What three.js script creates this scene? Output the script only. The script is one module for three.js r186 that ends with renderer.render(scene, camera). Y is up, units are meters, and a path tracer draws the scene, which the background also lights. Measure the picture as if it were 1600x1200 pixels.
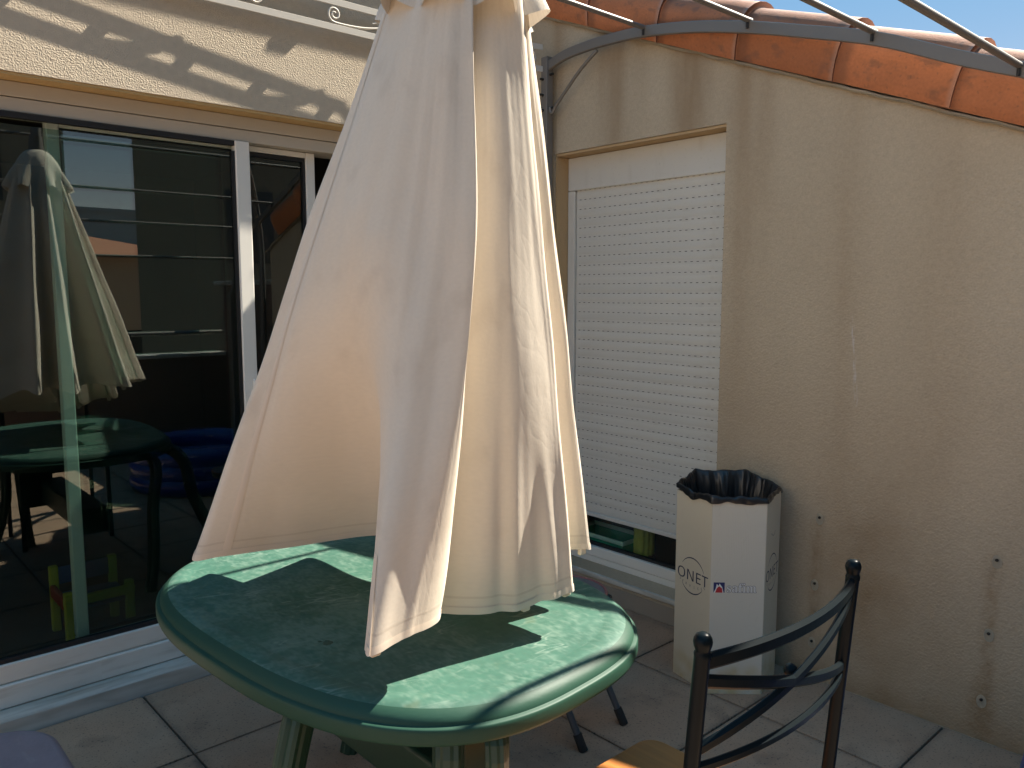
import * as THREE from 'three';
import { RoundedBoxGeometry } from 'three/addons/geometries/RoundedBoxGeometry.js';
import { mergeGeometries } from 'three/addons/utils/BufferGeometryUtils.js';
import { ImprovedNoise } from 'three/addons/math/ImprovedNoise.js';

// ---------------------------------------------------------------- camera, sky, sun, exposure
const scene = new THREE.Scene();
const camera = new THREE.PerspectiveCamera(51.25, 4 / 3, 0.05, 900);
camera.position.set(-2.7379, 1.42, 2.9199);
camera.lookAt(-2.7379 + 0.66743, 1.42 - 0.11172, 2.9199 - 0.73624);
const SUN = new THREE.Vector3(1, 1.08, 0.19).normalize();
const sun = new THREE.DirectionalLight(new THREE.Color(1, 0.92, 0.79), 5);
sun.target.position.set(-1.2, 0.6, 1.2); sun.position.copy(SUN).multiplyScalar(14).add(sun.target.position);
sun.castShadow = true; sun.shadow.mapSize.set(4096, 4096);
Object.assign(sun.shadow.camera, { left: -6, right: 6, top: 6, bottom: -6, near: 1, far: 40 });
sun.shadow.radius = 1; scene.add(sun, sun.target);
function makeSky() {
  const w = 512, h = 256, d = new Float32Array(w * h * 4);
  for (let j = 0; j < h; j++) for (let i = 0; i < w; i++) {
    const el = ((j + 0.5) / h - 0.5) * Math.PI, az = ((i + 0.5) / w - 0.5) * 2 * Math.PI;
    const v = new THREE.Vector3(Math.cos(el) * Math.cos(az), Math.sin(el), Math.cos(el) * Math.sin(az));
    const up = Math.max(0, v.y), k = Math.exp(-up * 8.5), near = Math.pow(Math.max(0, v.dot(SUN)), 6);
    const c = [0.038 + 0.55 * k + 0.03 * near, 0.126 + 0.355 * k + 0.03 * near, 0.232 + 0.165 * k + 0.025 * near];
    const o = (j * w + i) * 4, g = v.y < 0 ? 0.45 : 1;
    d[o] = c[0] * g; d[o + 1] = c[1] * g; d[o + 2] = c[2] * g; d[o + 3] = 1;
  }
  const t = new THREE.DataTexture(d, w, h, THREE.RGBAFormat, THREE.FloatType);
  t.mapping = THREE.EquirectangularReflectionMapping; t.magFilter = t.minFilter = THREE.LinearFilter; t.needsUpdate = true;
  return t;
}
scene.background = makeSky(); scene.environment = scene.background;
const renderer = new THREE.WebGLRenderer({ antialias: true });
renderer.toneMapping = THREE.LinearToneMapping; renderer.toneMappingExposure = 3.2;
renderer.shadowMap.enabled = true;

// ---------------------------------------------------------------- helpers
let seed = 7; const rnd = () => { seed = (seed + 0x6d2b79f5) | 0; let t = Math.imul(seed ^ (seed >>> 15), 1 | seed); t = (t + Math.imul(t ^ (t >>> 7), 61 | t)) ^ t; return ((t ^ (t >>> 14)) >>> 0) / 4294967296; };
const rr = (a, b) => a + (b - a) * rnd();
const perlin = new ImprovedNoise();
const N = (x, y, z = 0.37) => perlin.noise(x, y, z);
const fbm = (x, y, z = 0.5, o = 4) => { let s = 0, a = 0.5, f = 1; for (let i = 0; i < o; i++) { s += a * N(x * f, y * f, z + i * 3.1); a *= 0.5; f *= 2.03; } return s; };
const V = (x, y, z) => new THREE.Vector3(x, y, z);
const clamp = (x, a = 0, b = 1) => Math.min(b, Math.max(a, x));
const lerp = (a, b, t) => a + (b - a) * t;
const smooth = (a, b, x) => { const t = clamp((x - a) / (b - a)); return t * t * (3 - 2 * t); };
const taken = {};
const numbered = (n) => { const k = taken[n] || 0; taken[n] = k + 1; return k ? `${n}_${String(k).padStart(3, '0')}` : n; };
function tag(o, label, category, group) { o.userData.label = label; o.userData.category = category; if (group) o.userData.group = group; return o; }
function thing(name, label, category, pos = [0, 0, 0], group) { const o = new THREE.Group(); o.name = numbered(name); o.position.set(...pos); scene.add(o); return tag(o, label, category, group); }
function structure(name, label) { const o = new THREE.Group(); o.name = name; o.userData.kind = 'structure'; if (label) o.userData.label = label; scene.add(o); return o; }
function part(name, geo, mat, parent, label) {
  if (Array.isArray(geo)) geo = geo.length > 1 ? mergeGeometries(geo.map((g) => { const q = g.index ? g.toNonIndexed() : g; for (const k of Object.keys(q.attributes)) if (!['position', 'normal', 'uv'].includes(k)) q.deleteAttribute(k); return q; })) : geo[0];
  const m = new THREE.Mesh(geo, mat); m.name = name; m.castShadow = m.receiveShadow = true; parent.add(m); if (label) m.userData.label = label; return m;
}
// boxes given by their corners; uv in metres on the two widest axes
function box(x0, x1, y0, y1, z0, z1, r = 0) {
  const w = x1 - x0, h = y1 - y0, d = z1 - z0;
  const g = r > 0 ? new RoundedBoxGeometry(w, h, d, 2, Math.min(r, w / 2.01, h / 2.01, d / 2.01)) : new THREE.BoxGeometry(w, h, d);
  g.translate((x0 + x1) / 2, (y0 + y1) / 2, (z0 + z1) / 2); return metreUV(g);
}
function metreUV(g) {
  const q = g.index ? g.toNonIndexed() : g, p = q.attributes.position, n = q.attributes.normal, uv = new Float32Array(p.count * 2);
  for (let i = 0; i < p.count; i++) {
    const ax = Math.abs(n.getX(i)), ay = Math.abs(n.getY(i)), az = Math.abs(n.getZ(i));
    if (ay >= ax && ay >= az) { uv[2 * i] = p.getX(i); uv[2 * i + 1] = p.getZ(i); }
    else if (ax >= az) { uv[2 * i] = p.getZ(i); uv[2 * i + 1] = p.getY(i); }
    else { uv[2 * i] = p.getX(i); uv[2 * i + 1] = p.getY(i); }
  }
  q.setAttribute('uv', new THREE.BufferAttribute(uv, 2)); return q;
}
function tube(pts, r, seg = 40, rad = 8, closed = false) { const c = new THREE.CatmullRomCurve3(pts.map((p) => (p.isVector3 ? p : V(...p))), closed); return new THREE.TubeGeometry(c, seg, r, rad, closed); }
function rod(a, b, r, rad = 12) { a = V(...a); b = V(...b); const l = a.distanceTo(b), g = new THREE.CylinderGeometry(r, r, l, rad, 1); g.applyQuaternion(new THREE.Quaternion().setFromUnitVectors(V(0, 1, 0), b.clone().sub(a).normalize())); g.translate(...a.clone().add(b).multiplyScalar(0.5).toArray()); return g; }
// sweep a closed 2-d profile [u, v] along points; u along side, v along up
function sweep(pts, profile, up = V(0, 1, 0), caps = true, smoothProfile = false) {
  pts = pts.map((p) => (p.isVector3 ? p : V(...p))); const pos = [], idx = [], uv = [], n = profile.length; let len = 0;
  pts.forEach((p, i) => {
    const t = pts[Math.min(i + 1, pts.length - 1)].clone().sub(pts[Math.max(i - 1, 0)]).normalize();
    const side = t.clone().cross(up).normalize(), u2 = side.clone().cross(t).normalize(); if (i) len += p.distanceTo(pts[i - 1]);
    profile.forEach(([a, b], k) => { const q = p.clone().addScaledVector(side, a).addScaledVector(u2, b); pos.push(q.x, q.y, q.z); uv.push(len, k * 0.02); });
  });
  for (let i = 0; i < pts.length - 1; i++) for (let k = 0; k < n; k++) { const a = i * n + k, b = i * n + (k + 1) % n, c = a + n, d = b + n; idx.push(a, c, b, b, c, d); }
  if (caps) for (let k = 1; k < n - 1; k++) { idx.push(0, k, k + 1); const o = (pts.length - 1) * n; idx.push(o, o + k + 1, o + k); }
  let g = new THREE.BufferGeometry(); g.setAttribute('position', new THREE.Float32BufferAttribute(pos, 3)); g.setAttribute('uv', new THREE.Float32BufferAttribute(uv, 2)); g.setIndex(idx);
  if (!smoothProfile) g = g.toNonIndexed(); g.computeVertexNormals(); return smoothProfile ? g.toNonIndexed() : g;
}
const rectProfile = (w, h, c = 0.15) => { const a = w / 2, b = h / 2, k = Math.min(a, b) * c * 2; return [[-a + k, -b], [a - k, -b], [a, -b + k], [a, b - k], [a - k, b], [-a + k, b], [-a, b - k], [-a, -b + k]]; };
const ovalProfile = (w, h, n = 12) => Array.from({ length: n }, (_, i) => [w / 2 * Math.cos(i / n * 2 * Math.PI), h / 2 * Math.sin(i / n * 2 * Math.PI)]);
const curvePts = (pts, n = 30) => new THREE.CatmullRomCurve3(pts.map((p) => V(...p))).getPoints(n);

// ---------------------------------------------------------------- textures
const toSRGB = (c) => (c <= 0.0031308 ? 12.92 * c : 1.055 * Math.pow(c, 1 / 2.4) - 0.055);
function colorTex(w, h, f, rep) { // f(u, v) -> linear rgb
  const d = new Uint8Array(w * h * 4);
  for (let j = 0; j < h; j++) for (let i = 0; i < w; i++) { const c = f((i + 0.5) / w, (j + 0.5) / h), o = (j * w + i) * 4; for (let k = 0; k < 3; k++) d[o + k] = 255 * clamp(toSRGB(clamp(c[k]))); d[o + 3] = 255; }
  const t = new THREE.DataTexture(d, w, h); t.colorSpace = THREE.SRGBColorSpace; return finish(t, rep);
}
function greyTex(w, h, f, rep) {
  const d = new Uint8Array(w * h * 4);
  for (let j = 0; j < h; j++) for (let i = 0; i < w; i++) { const c = 255 * clamp(f((i + 0.5) / w, (j + 0.5) / h)), o = (j * w + i) * 4; d[o] = d[o + 1] = d[o + 2] = c; d[o + 3] = 255; }
  return finish(new THREE.DataTexture(d, w, h), rep);
}
function finish(t, rep) { t.magFilter = THREE.LinearFilter; t.minFilter = THREE.LinearMipmapLinearFilter; t.generateMipmaps = true; t.wrapS = t.wrapT = THREE.RepeatWrapping; if (rep) t.repeat.set(...rep); t.needsUpdate = true; return t; }
// a noise that wraps: blend of shifted copies
const wrapN = (f) => (u, v) => { const a = f(u, v), b = f(u - 1, v), c = f(u, v - 1), d = f(u - 1, v - 1); const s = smooth(0.7, 1, u), t = smooth(0.7, 1, v); return lerp(lerp(a, b, s), lerp(c, d, s), t); };
const std = (o) => new THREE.MeshStandardMaterial(o), phy = (o) => new THREE.MeshPhysicalMaterial(o);
const rgb = (r, g, b) => new THREE.Color().setRGB(r, g, b);

// render (plaster) relief: grains of a few millimetres
const plasterCoarse = greyTex(1024, 1024, wrapN((u, v) => { const a = N(u * 130, v * 130, 0.2), b = N(u * 240, v * 240, 2.2); return 0.5 + 0.55 * Math.abs(a) - 0.25 + 0.28 * b + 0.1 * fbm(u * 14, v * 14, 4); }), [1, 1]);
const plasterFine = greyTex(1024, 1024, wrapN((u, v) => 0.5 + 0.4 * N(u * 120, v * 120, 0.7) + 0.25 * N(u * 260, v * 260, 4.7) + 0.15 * fbm(u * 9, v * 9, 8)), [1, 1]);

const sideWallColor = colorTex(1536, 1536, (u, v) => { // covers z 0..3 (u), y 0..3 (v)
  const z = u * 3, y = v * 3; let c = [0.525, 0.435, 0.315];
  const mott = 1 + 0.07 * fbm(z * 2.2, y * 1.5, 1) + 0.07 * N(z * 60, y * 60, 3) + 0.11 * N(z * 170, y * 170, 6) + 0.05 * fbm(z * 9, y * 7, 16);
  c = c.map((x) => x * mott);
  const roof = 2.76 - 0.4 * z, below = roof - y;                      // run-off stains start under the tile joints
  const wob = 0.02 * fbm(y * 3, z * 2, 5);
  const streak = (zc, w, len, s) => s * Math.exp(-Math.pow((z + wob - zc) / w, 2)) * smooth(len, len * 0.25, below) * (0.7 + 0.6 * fbm(z * 16, y * 2.5, 9));
  let st = streak(0.55, 0.085, 0.85, 0.85) + streak(0.70, 0.04, 0.5, 0.3) + streak(0.95, 0.09, 0.75, 0.9) + streak(1.20, 0.06, 1.6, 0.55) + streak(1.30, 0.04, 1.0, 0.3) + streak(0.22, 0.05, 0.9, 0.6) + streak(1.62, 0.06, 2.3, 0.25) + streak(1.95, 0.1, 2.0, 0.22);
  st += 0.35 * smooth(0.05, 0.0, below) * (0.5 + fbm(z * 14, 2, 3));
  st += 0.8 * smooth(1.6, 0.0, y) * (0.5 + 0.6 * fbm(z * 2.2, y * 1.2, 12)) + 0.18 * clamp(0.5 + 1.6 * fbm(z * 1.1, y * 0.9, 21)) + 0.5 * smooth(0.12, 0.0, y) * (0.6 + fbm(z * 9, y * 9, 2));  // broad darkening low on the wall is painted shade; foot and blotches are dirt
  st += 0.45 * Math.exp(-Math.pow((z - 1.75) / 0.16, 2) - Math.pow((y - 0.45) / 0.35, 2)) * (0.8 + fbm(z * 9, y * 9, 4));
  for (const [zz, yy] of [[1.56, 0.5], [2.137, 0.5]]) st += 0.42 * Math.exp(-Math.pow((z - zz) / 0.022, 2)) * smooth(0.13, 0.2, y) * smooth(0.63, 0.58, y) * (0.6 + 1.2 * fbm(z * 50, y * 22, 7));
  st += 0.8 * Math.exp(-Math.pow((z - 2.13) / 0.035, 2) - Math.pow((y - 0.10) / 0.09, 2)) * (0.7 + fbm(z * 40, y * 40, 3));
  st = clamp(st, 0, 1);
  const dirt = [0.25, 0.155, 0.075]; c = c.map((x, k) => lerp(x, dirt[k], st * 0.85));  // dirt tone, also used for the painted shade low on the wall
  // pale scrapes
  const scr = Math.exp(-Math.pow((z - 1.665 + (y - 1.2) * 0.10) / 0.006, 2)) * smooth(1.02, 1.06, y) * smooth(1.36, 1.3, y) * clamp(0.4 + 1.6 * N(z * 200, y * 26, 2));
  return c.map((x) => lerp(x, 0.62, 0.5 * clamp(scr)));
}, [1 / 3, 1 / 3]);
const houseWallColor = colorTex(512, 512, wrapN1((u, v) => { const m = 1 + 0.10 * fbm(u * 3, v * 3, 2) + 0.08 * N(u * 90, v * 90, 3); return [0.57 * m, 0.475 * m, 0.355 * m]; }), [0.5, 0.5]);
function wrapN1(f) { return (u, v) => { const s = smooth(0.8, 1, u), t = smooth(0.8, 1, v), a = f(u, v), b = f(u - 1, v), c = f(u, v - 1), d = f(u - 1, v - 1); return a.map((x, k) => lerp(lerp(x, b[k], s), lerp(c[k], d[k], s), t)); }; }

const M = {};
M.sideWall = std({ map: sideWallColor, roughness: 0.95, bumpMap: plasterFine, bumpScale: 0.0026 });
M.sideReveal = std({ color: rgb(0.50, 0.34, 0.18), roughness: 0.95, bumpMap: plasterFine, bumpScale: 0.002 });
M.houseWall = std({ map: houseWallColor, roughness: 0.95, bumpMap: plasterCoarse, bumpScale: 0.0021 });
M.houseReveal = std({ color: rgb(0.56, 0.38, 0.17), roughness: 0.95, bumpMap: plasterFine, bumpScale: 0.003 });
const grime = greyTex(512, 512, wrapN((u, v) => 0.5 + 0.5 * fbm(u * 8, v * 8, 3) + 0.1 * N(u * 60, v * 60)), [2, 2]);
M.alu = std({ color: rgb(0.80, 0.77, 0.70), roughness: 0.42, roughnessMap: null });
M.aluHeader = std({ color: rgb(0.55, 0.49, 0.40), roughness: 0.5 });
M.aluTrack = std({ map: colorTex(512, 256, (u, v) => { const m = 1 + 0.05 * fbm(u * 3, v * 2, 4); const d = smooth(0.3, 0.9, fbm(u * 5, v * 9, 8) + 0.35); return [lerp(0.68, 0.42, d * 0.5) * m, lerp(0.66, 0.38, d * 0.5) * m, lerp(0.60, 0.31, d * 0.5) * m]; }, [1, 4]), roughness: 0.4 });
M.seal = std({ color: rgb(0.012, 0.012, 0.013), roughness: 0.6 });
M.marble = std({ map: colorTex(1024, 256, (u, v) => { const x = u * 4, y = v * 0.4; const vein = Math.pow(1 - Math.abs(fbm(x * 1.4 + 0.4 * fbm(x * 3, y * 3, 2), y * 7, 1)) * 2, 6); const dirt = clamp(0.35 + 1.7 * fbm(x * 2.4, y * 14, 6)) ; let c = [0.60, 0.59, 0.54]; c = c.map((k) => k * (1 + 0.12 * fbm(x * 10, y * 10, 3) - 0.25 * clamp(vein))); return c.map((k, i) => lerp(k, [0.20, 0.155, 0.105][i], dirt * 0.7)); }, [0.25, 2.5]), roughness: 0.5 });
M.metal = std({ color: rgb(0.21, 0.19, 0.17), roughness: 0.5, metalness: 0.25, bumpMap: grime, bumpScale: 0.0004 });
M.metalLight = std({ color: rgb(0.40, 0.38, 0.35), roughness: 0.45, metalness: 0.2 });
M.railPaint = std({ color: rgb(0.58, 0.54, 0.47), roughness: 0.5 });
M.bolt = std({ color: rgb(0.05, 0.045, 0.04), roughness: 0.5, metalness: 0.5 });
M.white = std({ map: colorTex(512, 512, (u, v) => { const m = 1 + 0.05 * fbm(u * 3, v * 3, 3), d = smooth(0.05, 0.5, fbm(u * 14, v * 3, 6)) * 0.22 + smooth(0.45, 0.6, N(u * 90, v * 90, 4)) * 0.15; return [lerp(0.63 * m, 0.36, d), lerp(0.61 * m, 0.30, d), lerp(0.555 * m, 0.22, d)]; }), roughness: 0.5 });
M.slats = [0.97, 1, 1.02].map((k) => { const q = M.white.clone(); q.color.setRGB(k, k, k * 0.99); return q; });
M.slatDark = std({ color: rgb(0.16, 0.15, 0.13), roughness: 0.8 });
M.dark = std({ color: rgb(0.02, 0.02, 0.02), roughness: 0.9 });
M.glass = phy({ color: rgb(0.62, 0.74, 0.70), roughness: 0, transmission: 1, thickness: 0, ior: 1.7, side: THREE.DoubleSide });
M.glassWindow = phy({ color: rgb(0.85, 0.9, 0.88), roughness: 0, transmission: 1, thickness: 0, ior: 1.5, side: THREE.DoubleSide });
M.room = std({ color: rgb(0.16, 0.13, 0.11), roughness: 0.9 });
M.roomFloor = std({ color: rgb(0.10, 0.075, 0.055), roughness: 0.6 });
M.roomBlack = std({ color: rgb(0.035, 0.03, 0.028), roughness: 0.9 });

// fabric: fine weave, faint blotches, stitched seams (u along the ring, v down the canopy)
const weave = greyTex(512, 512, (u, v) => 0.5 + 0.25 * Math.sin(u * 512 * Math.PI / 2) * (0.7 + 0.5 * N(u * 60, v * 60)) + 0.25 * Math.sin(v * 512 * Math.PI / 2) * (0.7 + 0.5 * N(u * 60 + 9, v * 60)), [8, 8]);
const fabricColor = colorTex(1536, 1024, (u, v) => {
  const m = 1 + 0.06 * fbm(u * 14, v * 6, 2) + 0.03 * N(u * 200, v * 200, 1);
  let c = [0.775 * m, 0.69 * m, 0.575 * m];
  const dirt = smooth(0.08, 0.4, fbm(u * 20, v * 9, 7)) * 0.17 + smooth(0.90, 1, v) * 0.13 * (1 + fbm(u * 60, v * 20, 4)) + 0.22 * Math.exp(-Math.pow((u - 0.418) / 0.004, 2) - Math.pow((v - 0.50) / 0.008, 2)) + (v > 0.971 && v < 0.975 ? 0.22 : 0);
  return c.map((x, k) => lerp(x, [0.42, 0.33, 0.25][k], dirt));
});
const clothBump = greyTex(2048, 1024, (u, v) => { // creases from months of folding, pulled along the cloth, over a fine weave
  const cr = (a, b, o) => Math.pow(1 - Math.abs(fbm(a, b, o, 3)) * 2, 8); const x = u * 60, y = v * 7;
  return 0.45 + 0.22 * fbm(x * 0.5, y * 1.2, 3) + 0.16 * cr(x * 0.35 + y * 0.8, y * 0.9, 5) + 0.12 * cr(x * 0.6 - y * 1.1, y * 1.4, 8) + 0.05 * N(u * 500, v * 260, 2) + (v > 0.972 && v < 0.976 ? -0.12 : 0);
});
M.fabric = phy({ map: fabricColor, roughness: 1, transmission: 0.14, thickness: 0, side: THREE.DoubleSide, bumpMap: clothBump, bumpScale: 0.0009 });
M.fabricTape = phy({ color: rgb(0.80, 0.70, 0.58), roughness: 1, transmission: 0.22, thickness: 0, side: THREE.DoubleSide });
M.tileTop = [];
const clayBump = greyTex(512, 512, wrapN((u, v) => 0.5 + 0.35 * fbm(u * 16, v * 16, 2) + 0.2 * N(u * 120, v * 120)), [3, 3]);
for (let k = 0; k < 4; k++) M.tileTop.push(std({ map: colorTex(256, 256, (u, v) => { // u along the tile, v across the profile (0 apron foot .. 1 far side)
  const a = fbm(u * 4 + k * 5, v * 5, k), m = 1 + 0.22 * a + 0.10 * N(u * 50, v * 50, k); const up = smooth(0.42, 0.62, v + 0.06 * a);
  const side = [0.50, 0.185, 0.082], top = [0.52, 0.36, 0.30]; let c = side.map((x, i) => lerp(x, top[i], up) * m * (0.84 + 0.10 * k));
  const blot = smooth(0.05, 0.36, fbm(u * 7 + 3 * k, v * 9, 4 + k)) * 0.5 + smooth(0.42, 0.6, N(u * 40, v * 34, k + 2)) * 0.35; c = c.map((x, i) => lerp(x, [0.19, 0.105, 0.075][i], clamp(blot + 0.4 * smooth(0.28, 0.45, v + 0.05 * a) * smooth(0.62, 0.5, v))));
  const lip = smooth(0.95, 1, u), upperDark = smooth(0.24, 0.17, u + 0.03 * a); return c.map((x, i) => lerp(lerp(x, [0.17, 0.08, 0.05][i], upperDark * 0.5), [0.56, 0.38, 0.31][i], lip * 0.4));  // paler lower lip, darker strip along the upper end of each tile
}), roughness: 0.85, bumpMap: clayBump, bumpScale: 0.0015, side: THREE.DoubleSide }));
M.mortarPale = std({ color: rgb(0.45, 0.37, 0.26), roughness: 1, bumpMap: plasterCoarse, bumpScale: 0.004 });
M.mortar = std({ color: rgb(0.40, 0.33, 0.24), roughness: 1, bumpMap: plasterCoarse, bumpScale: 0.006 });

// floor tiles: four tones of sandy ceramic with dark specks
M.floorTile = [0, 1, 2, 3].map((k) => std({ map: colorTex(512, 512, (u, v) => {
  const a = fbm(u * 4 + 7 * k, v * 4, k), m = (0.97 + 0.03 * k) * (1 + 0.16 * a + 0.08 * N(u * 90, v * 90, k)); const sp = smooth(0.34, 0.52, N(u * 64 + 30 * k, v * 64, 5)) * 0.55 + smooth(0.33, 0.6, N(u * 130, v * 130 + k, 8)) * 0.35 + smooth(0.10, 0.42, fbm(u * 3.2 + 5 * k, v * 3.2, 14)) * 0.32;
  const warm = clamp(0.5 + fbm(u * 2.4, v * 2.4, 11 + k)); const c = [0.37 * m, lerp(0.235, 0.262, warm) * m, lerp(0.152, 0.182, warm) * m]; const edge = Math.min(u, 1 - u, v, 1 - v), e = smooth(0.06, 0, edge + 0.03 * fbm(u * 12, v * 12, 3)) * 0.42;
  return c.map((x, i) => lerp(x, [0.10, 0.075, 0.06][i], clamp(sp + e)));
}), roughness: 0.72, bumpMap: plasterFine, bumpScale: 0.0008 }));
M.joint = std({ color: rgb(0.075, 0.062, 0.05), roughness: 1, bumpMap: plasterCoarse, bumpScale: 0.003 });

// ---------------------------------------------------------------- terrace floor, tile by tile
const terrace = structure('terrace_floor', 'sandy brown ceramic terrace floor in large square tiles with dark joints');
part('joint_bed', box(-6.2, 1.8, -0.28, -0.009, -0.1, 4.52), M.joint, terrace);
{
  const P = 0.5035, xs = [], zs = []; for (let i = -12; i <= 5; i++) xs.push(-0.384 + i * P); for (let j = -1; j <= 9; j++) zs.push(0.52 + j * 0.5015);
  const cache = {};
  for (let i = 0; i < xs.length - 1; i++) for (let j = 0; j < zs.length - 1; j++) {
    let x0 = xs[i], x1 = xs[i + 1], z0 = Math.max(zs[j], 0.034), z1 = Math.min(zs[j + 1], 4.4);
    if (z0 < 2.5) x1 = Math.min(x1, -0.002); x1 = Math.min(x1, 0.355);
    if (x1 - x0 < 0.05 || z1 - z0 < 0.05 || x0 < -6.1) continue;
    const w = x1 - x0 - 0.007, d = z1 - z0 - 0.007, key = w.toFixed(3) + d.toFixed(3);
    if (!cache[key]) { const g = new RoundedBoxGeometry(w, 0.02, d, 1, 0.0025), p = g.attributes.position, uv = g.attributes.uv; for (let q = 0; q < p.count; q++) uv.setXY(q, p.getX(q) / P + 0.5, p.getZ(q) / P + 0.5); cache[key] = g; }
    const t = part('tile', cache[key], M.floorTile[Math.floor(rnd() * 4)], terrace);
    t.position.set((x0 + x1) / 2, -0.010 + rr(-0.0008, 0.0008), (z0 + z1) / 2);
  }
}

// ---------------------------------------------------------------- wing on the right: side wall, rake tiles, shutter window
const wing = thing('house_wing', 'beige rendered side wall with stains below a sloping terracotta tile edge', 'wall');
const rakeY = (z) => 2.76 - 0.4 * z;
const WZ0 = 0.2, WZ1 = 1.127, WTOP = 2.072, WBOT = 0.118, WEND = 2.5;
{
  const sh = new THREE.Shape(); sh.moveTo(-0.2, -0.02); sh.lineTo(WEND, -0.02); sh.lineTo(WEND, rakeY(WEND)); sh.lineTo(-0.2, rakeY(-0.2)); sh.closePath();
  const ho = new THREE.Path(); ho.moveTo(WZ0, WBOT); ho.lineTo(WZ0, WTOP); ho.lineTo(WZ1, WTOP); ho.lineTo(WZ1, WBOT); ho.closePath(); sh.holes.push(ho);
  const g = new THREE.ExtrudeGeometry(sh, { depth: 0.24, bevelEnabled: false, steps: 1 });
  g.applyMatrix4(new THREE.Matrix4().set(0, 0, 1, 0, 0, 1, 0, 0, 1, 0, 0, 0, 0, 0, 0, 1)); // (z, y, x) <- (x, y, depth)
  const idx = g.index ? g.toNonIndexed() : g, p = idx.attributes.position; // flip winding after the mirrored axes
  for (let i = 0; i < p.count; i += 3) for (const k of ['position', 'normal', 'uv']) { const a = idx.attributes[k], s = a.itemSize; for (let c = 0; c < s; c++) { const t = a.array[(i + 1) * s + c]; a.array[(i + 1) * s + c] = a.array[(i + 2) * s + c]; a.array[(i + 2) * s + c] = t; } }
  idx.computeVertexNormals(); const gg = metreUV(idx);
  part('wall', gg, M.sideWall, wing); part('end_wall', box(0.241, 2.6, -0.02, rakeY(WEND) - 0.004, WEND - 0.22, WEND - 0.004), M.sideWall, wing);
  // thin ochre lining of the window reveal
  part('window_reveal', [box(0.004, 0.09, WTOP - 0.012, WTOP - 0.002, WZ0 + 0.003, WZ1 - 0.003), box(0.004, 0.09, WBOT + 0.01, WTOP - 0.014, WZ0 + 0.002, WZ0 + 0.010)], M.sideReveal, wing);
  // shutter box, guide rails, slats
  const bx = 0.078, sBot = 0.372, sTop = 1.905, za = 0.206, zb = WZ1 - 0.004;
  const sb = part('shutter_box', box(bx, 0.23, sTop, WTOP - 0.014, za + 0.006, zb, 0.004), M.white, wing);
  part('guide_rail', box(bx, bx + 0.03, 0.2, sTop - 0.002, za + 0.006, za + 0.05, 0.003), M.white, wing);
  part('guide_rail', box(bx, bx + 0.03, 0.2, sTop - 0.002, zb - 0.03, zb, 0.003), M.white, wing);
  const sh2 = new THREE.Group(); sh2.name = 'roller_shutter'; wing.add(sh2);
  const pitch = (sTop - sBot) / 35, z0 = za + 0.054, z1 = zb - 0.032, slots = [];
  const prof = []; for (let k = 0; k <= 6; k++) { const t = k / 6; prof.push([-(0.0036 * Math.pow(Math.sin(Math.PI * t), 0.6)), -pitch / 2 + 0.0008 + t * (pitch - 0.0016)]); } prof.push([0.006, pitch / 2 - 0.0006], [0.006, -pitch / 2 + 0.0006]);
  const slatG = sweep([V(0, 0, z0), V(0, 0, z1)], prof.map(([a, b]) => [-a, b]), V(0, 1, 0), true, false);
  for (let i = 0; i < 35; i++) {
    const y = sBot + (i + 0.5) * pitch; const s = part('slat', slatG, M.slats[Math.floor(rnd() * 3)], sh2); s.position.set(bx + 0.016 + rr(-0.0008, 0.0008), y + rr(-0.0005, 0.0005), 0); s.rotation.x = rr(-0.0007, 0.0007);
    for (let k = 0; k < 27; k++) { const z = z0 + 0.022 + k * (z1 - z0 - 0.044) / 26; slots.push(new THREE.BoxGeometry(0.004, 0.0024, 0.011).translate(bx + 0.0145, y + pitch / 2, z)); }
  }
  const back = part('slat_joint', box(bx + 0.0135, bx + 0.02, sBot + 0.004, sTop, z0, z1), M.white, sh2);
  const sl = part('vent_slot', slots, M.seal, sh2); sl.userData.kind = 'stuff';
  part('bottom_bar', box(bx + 0.004, bx + 0.024, sBot - 0.02, sBot, z0, z1, 0.004), M.white, sh2);
  // window behind the shutter and its sill
  part('window_frame', [box(bx + 0.022, bx + 0.06, 0.150, 0.198, za + 0.006, zb, 0.004), box(bx + 0.034, bx + 0.07, 0.199, 2.0, za + 0.006, za + 0.05), box(bx + 0.034, bx + 0.07, 0.199, 2.0, zb - 0.05, zb)], M.alu, wing);
  part('window_seal', box(bx + 0.04, bx + 0.06, 0.198, 0.212, za + 0.05, zb - 0.05), M.seal, wing);
  part('window_pane', box(bx + 0.05, bx + 0.052, 0.21, 1.9, za + 0.05, zb - 0.05), M.glassWindow, wing);
  part('window_sill', box(-0.012, 0.10, 0.094, 0.117, WZ0 - 0.03, WZ1 + 0.03, 0.004), M.marble, wing);
  part('sill_mortar', box(-0.006, 0.02, 0.078, 0.0935, WZ0 - 0.02, WZ1 + 0.02), M.mortar, wing);
  part('skirting', box(-0.007, -0.001, 0.001, 0.0775, WZ0 - 0.05, WZ1 + 0.06), std({ color: rgb(0.30, 0.26, 0.21), roughness: 1, bumpMap: plasterCoarse, bumpScale: 0.003 }), wing);
  part('window_rail', box(0.101, 0.14, 0.12, 0.149, WZ0 + 0.004, WZ1 - 0.004), M.alu, wing);
  // room behind: dark box
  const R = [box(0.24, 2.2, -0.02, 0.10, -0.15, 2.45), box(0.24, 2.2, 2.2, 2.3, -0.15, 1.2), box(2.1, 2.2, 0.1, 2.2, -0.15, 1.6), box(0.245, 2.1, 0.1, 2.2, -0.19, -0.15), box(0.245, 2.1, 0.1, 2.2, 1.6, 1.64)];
  part('room_shell', R, M.roomBlack, wing);
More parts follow.
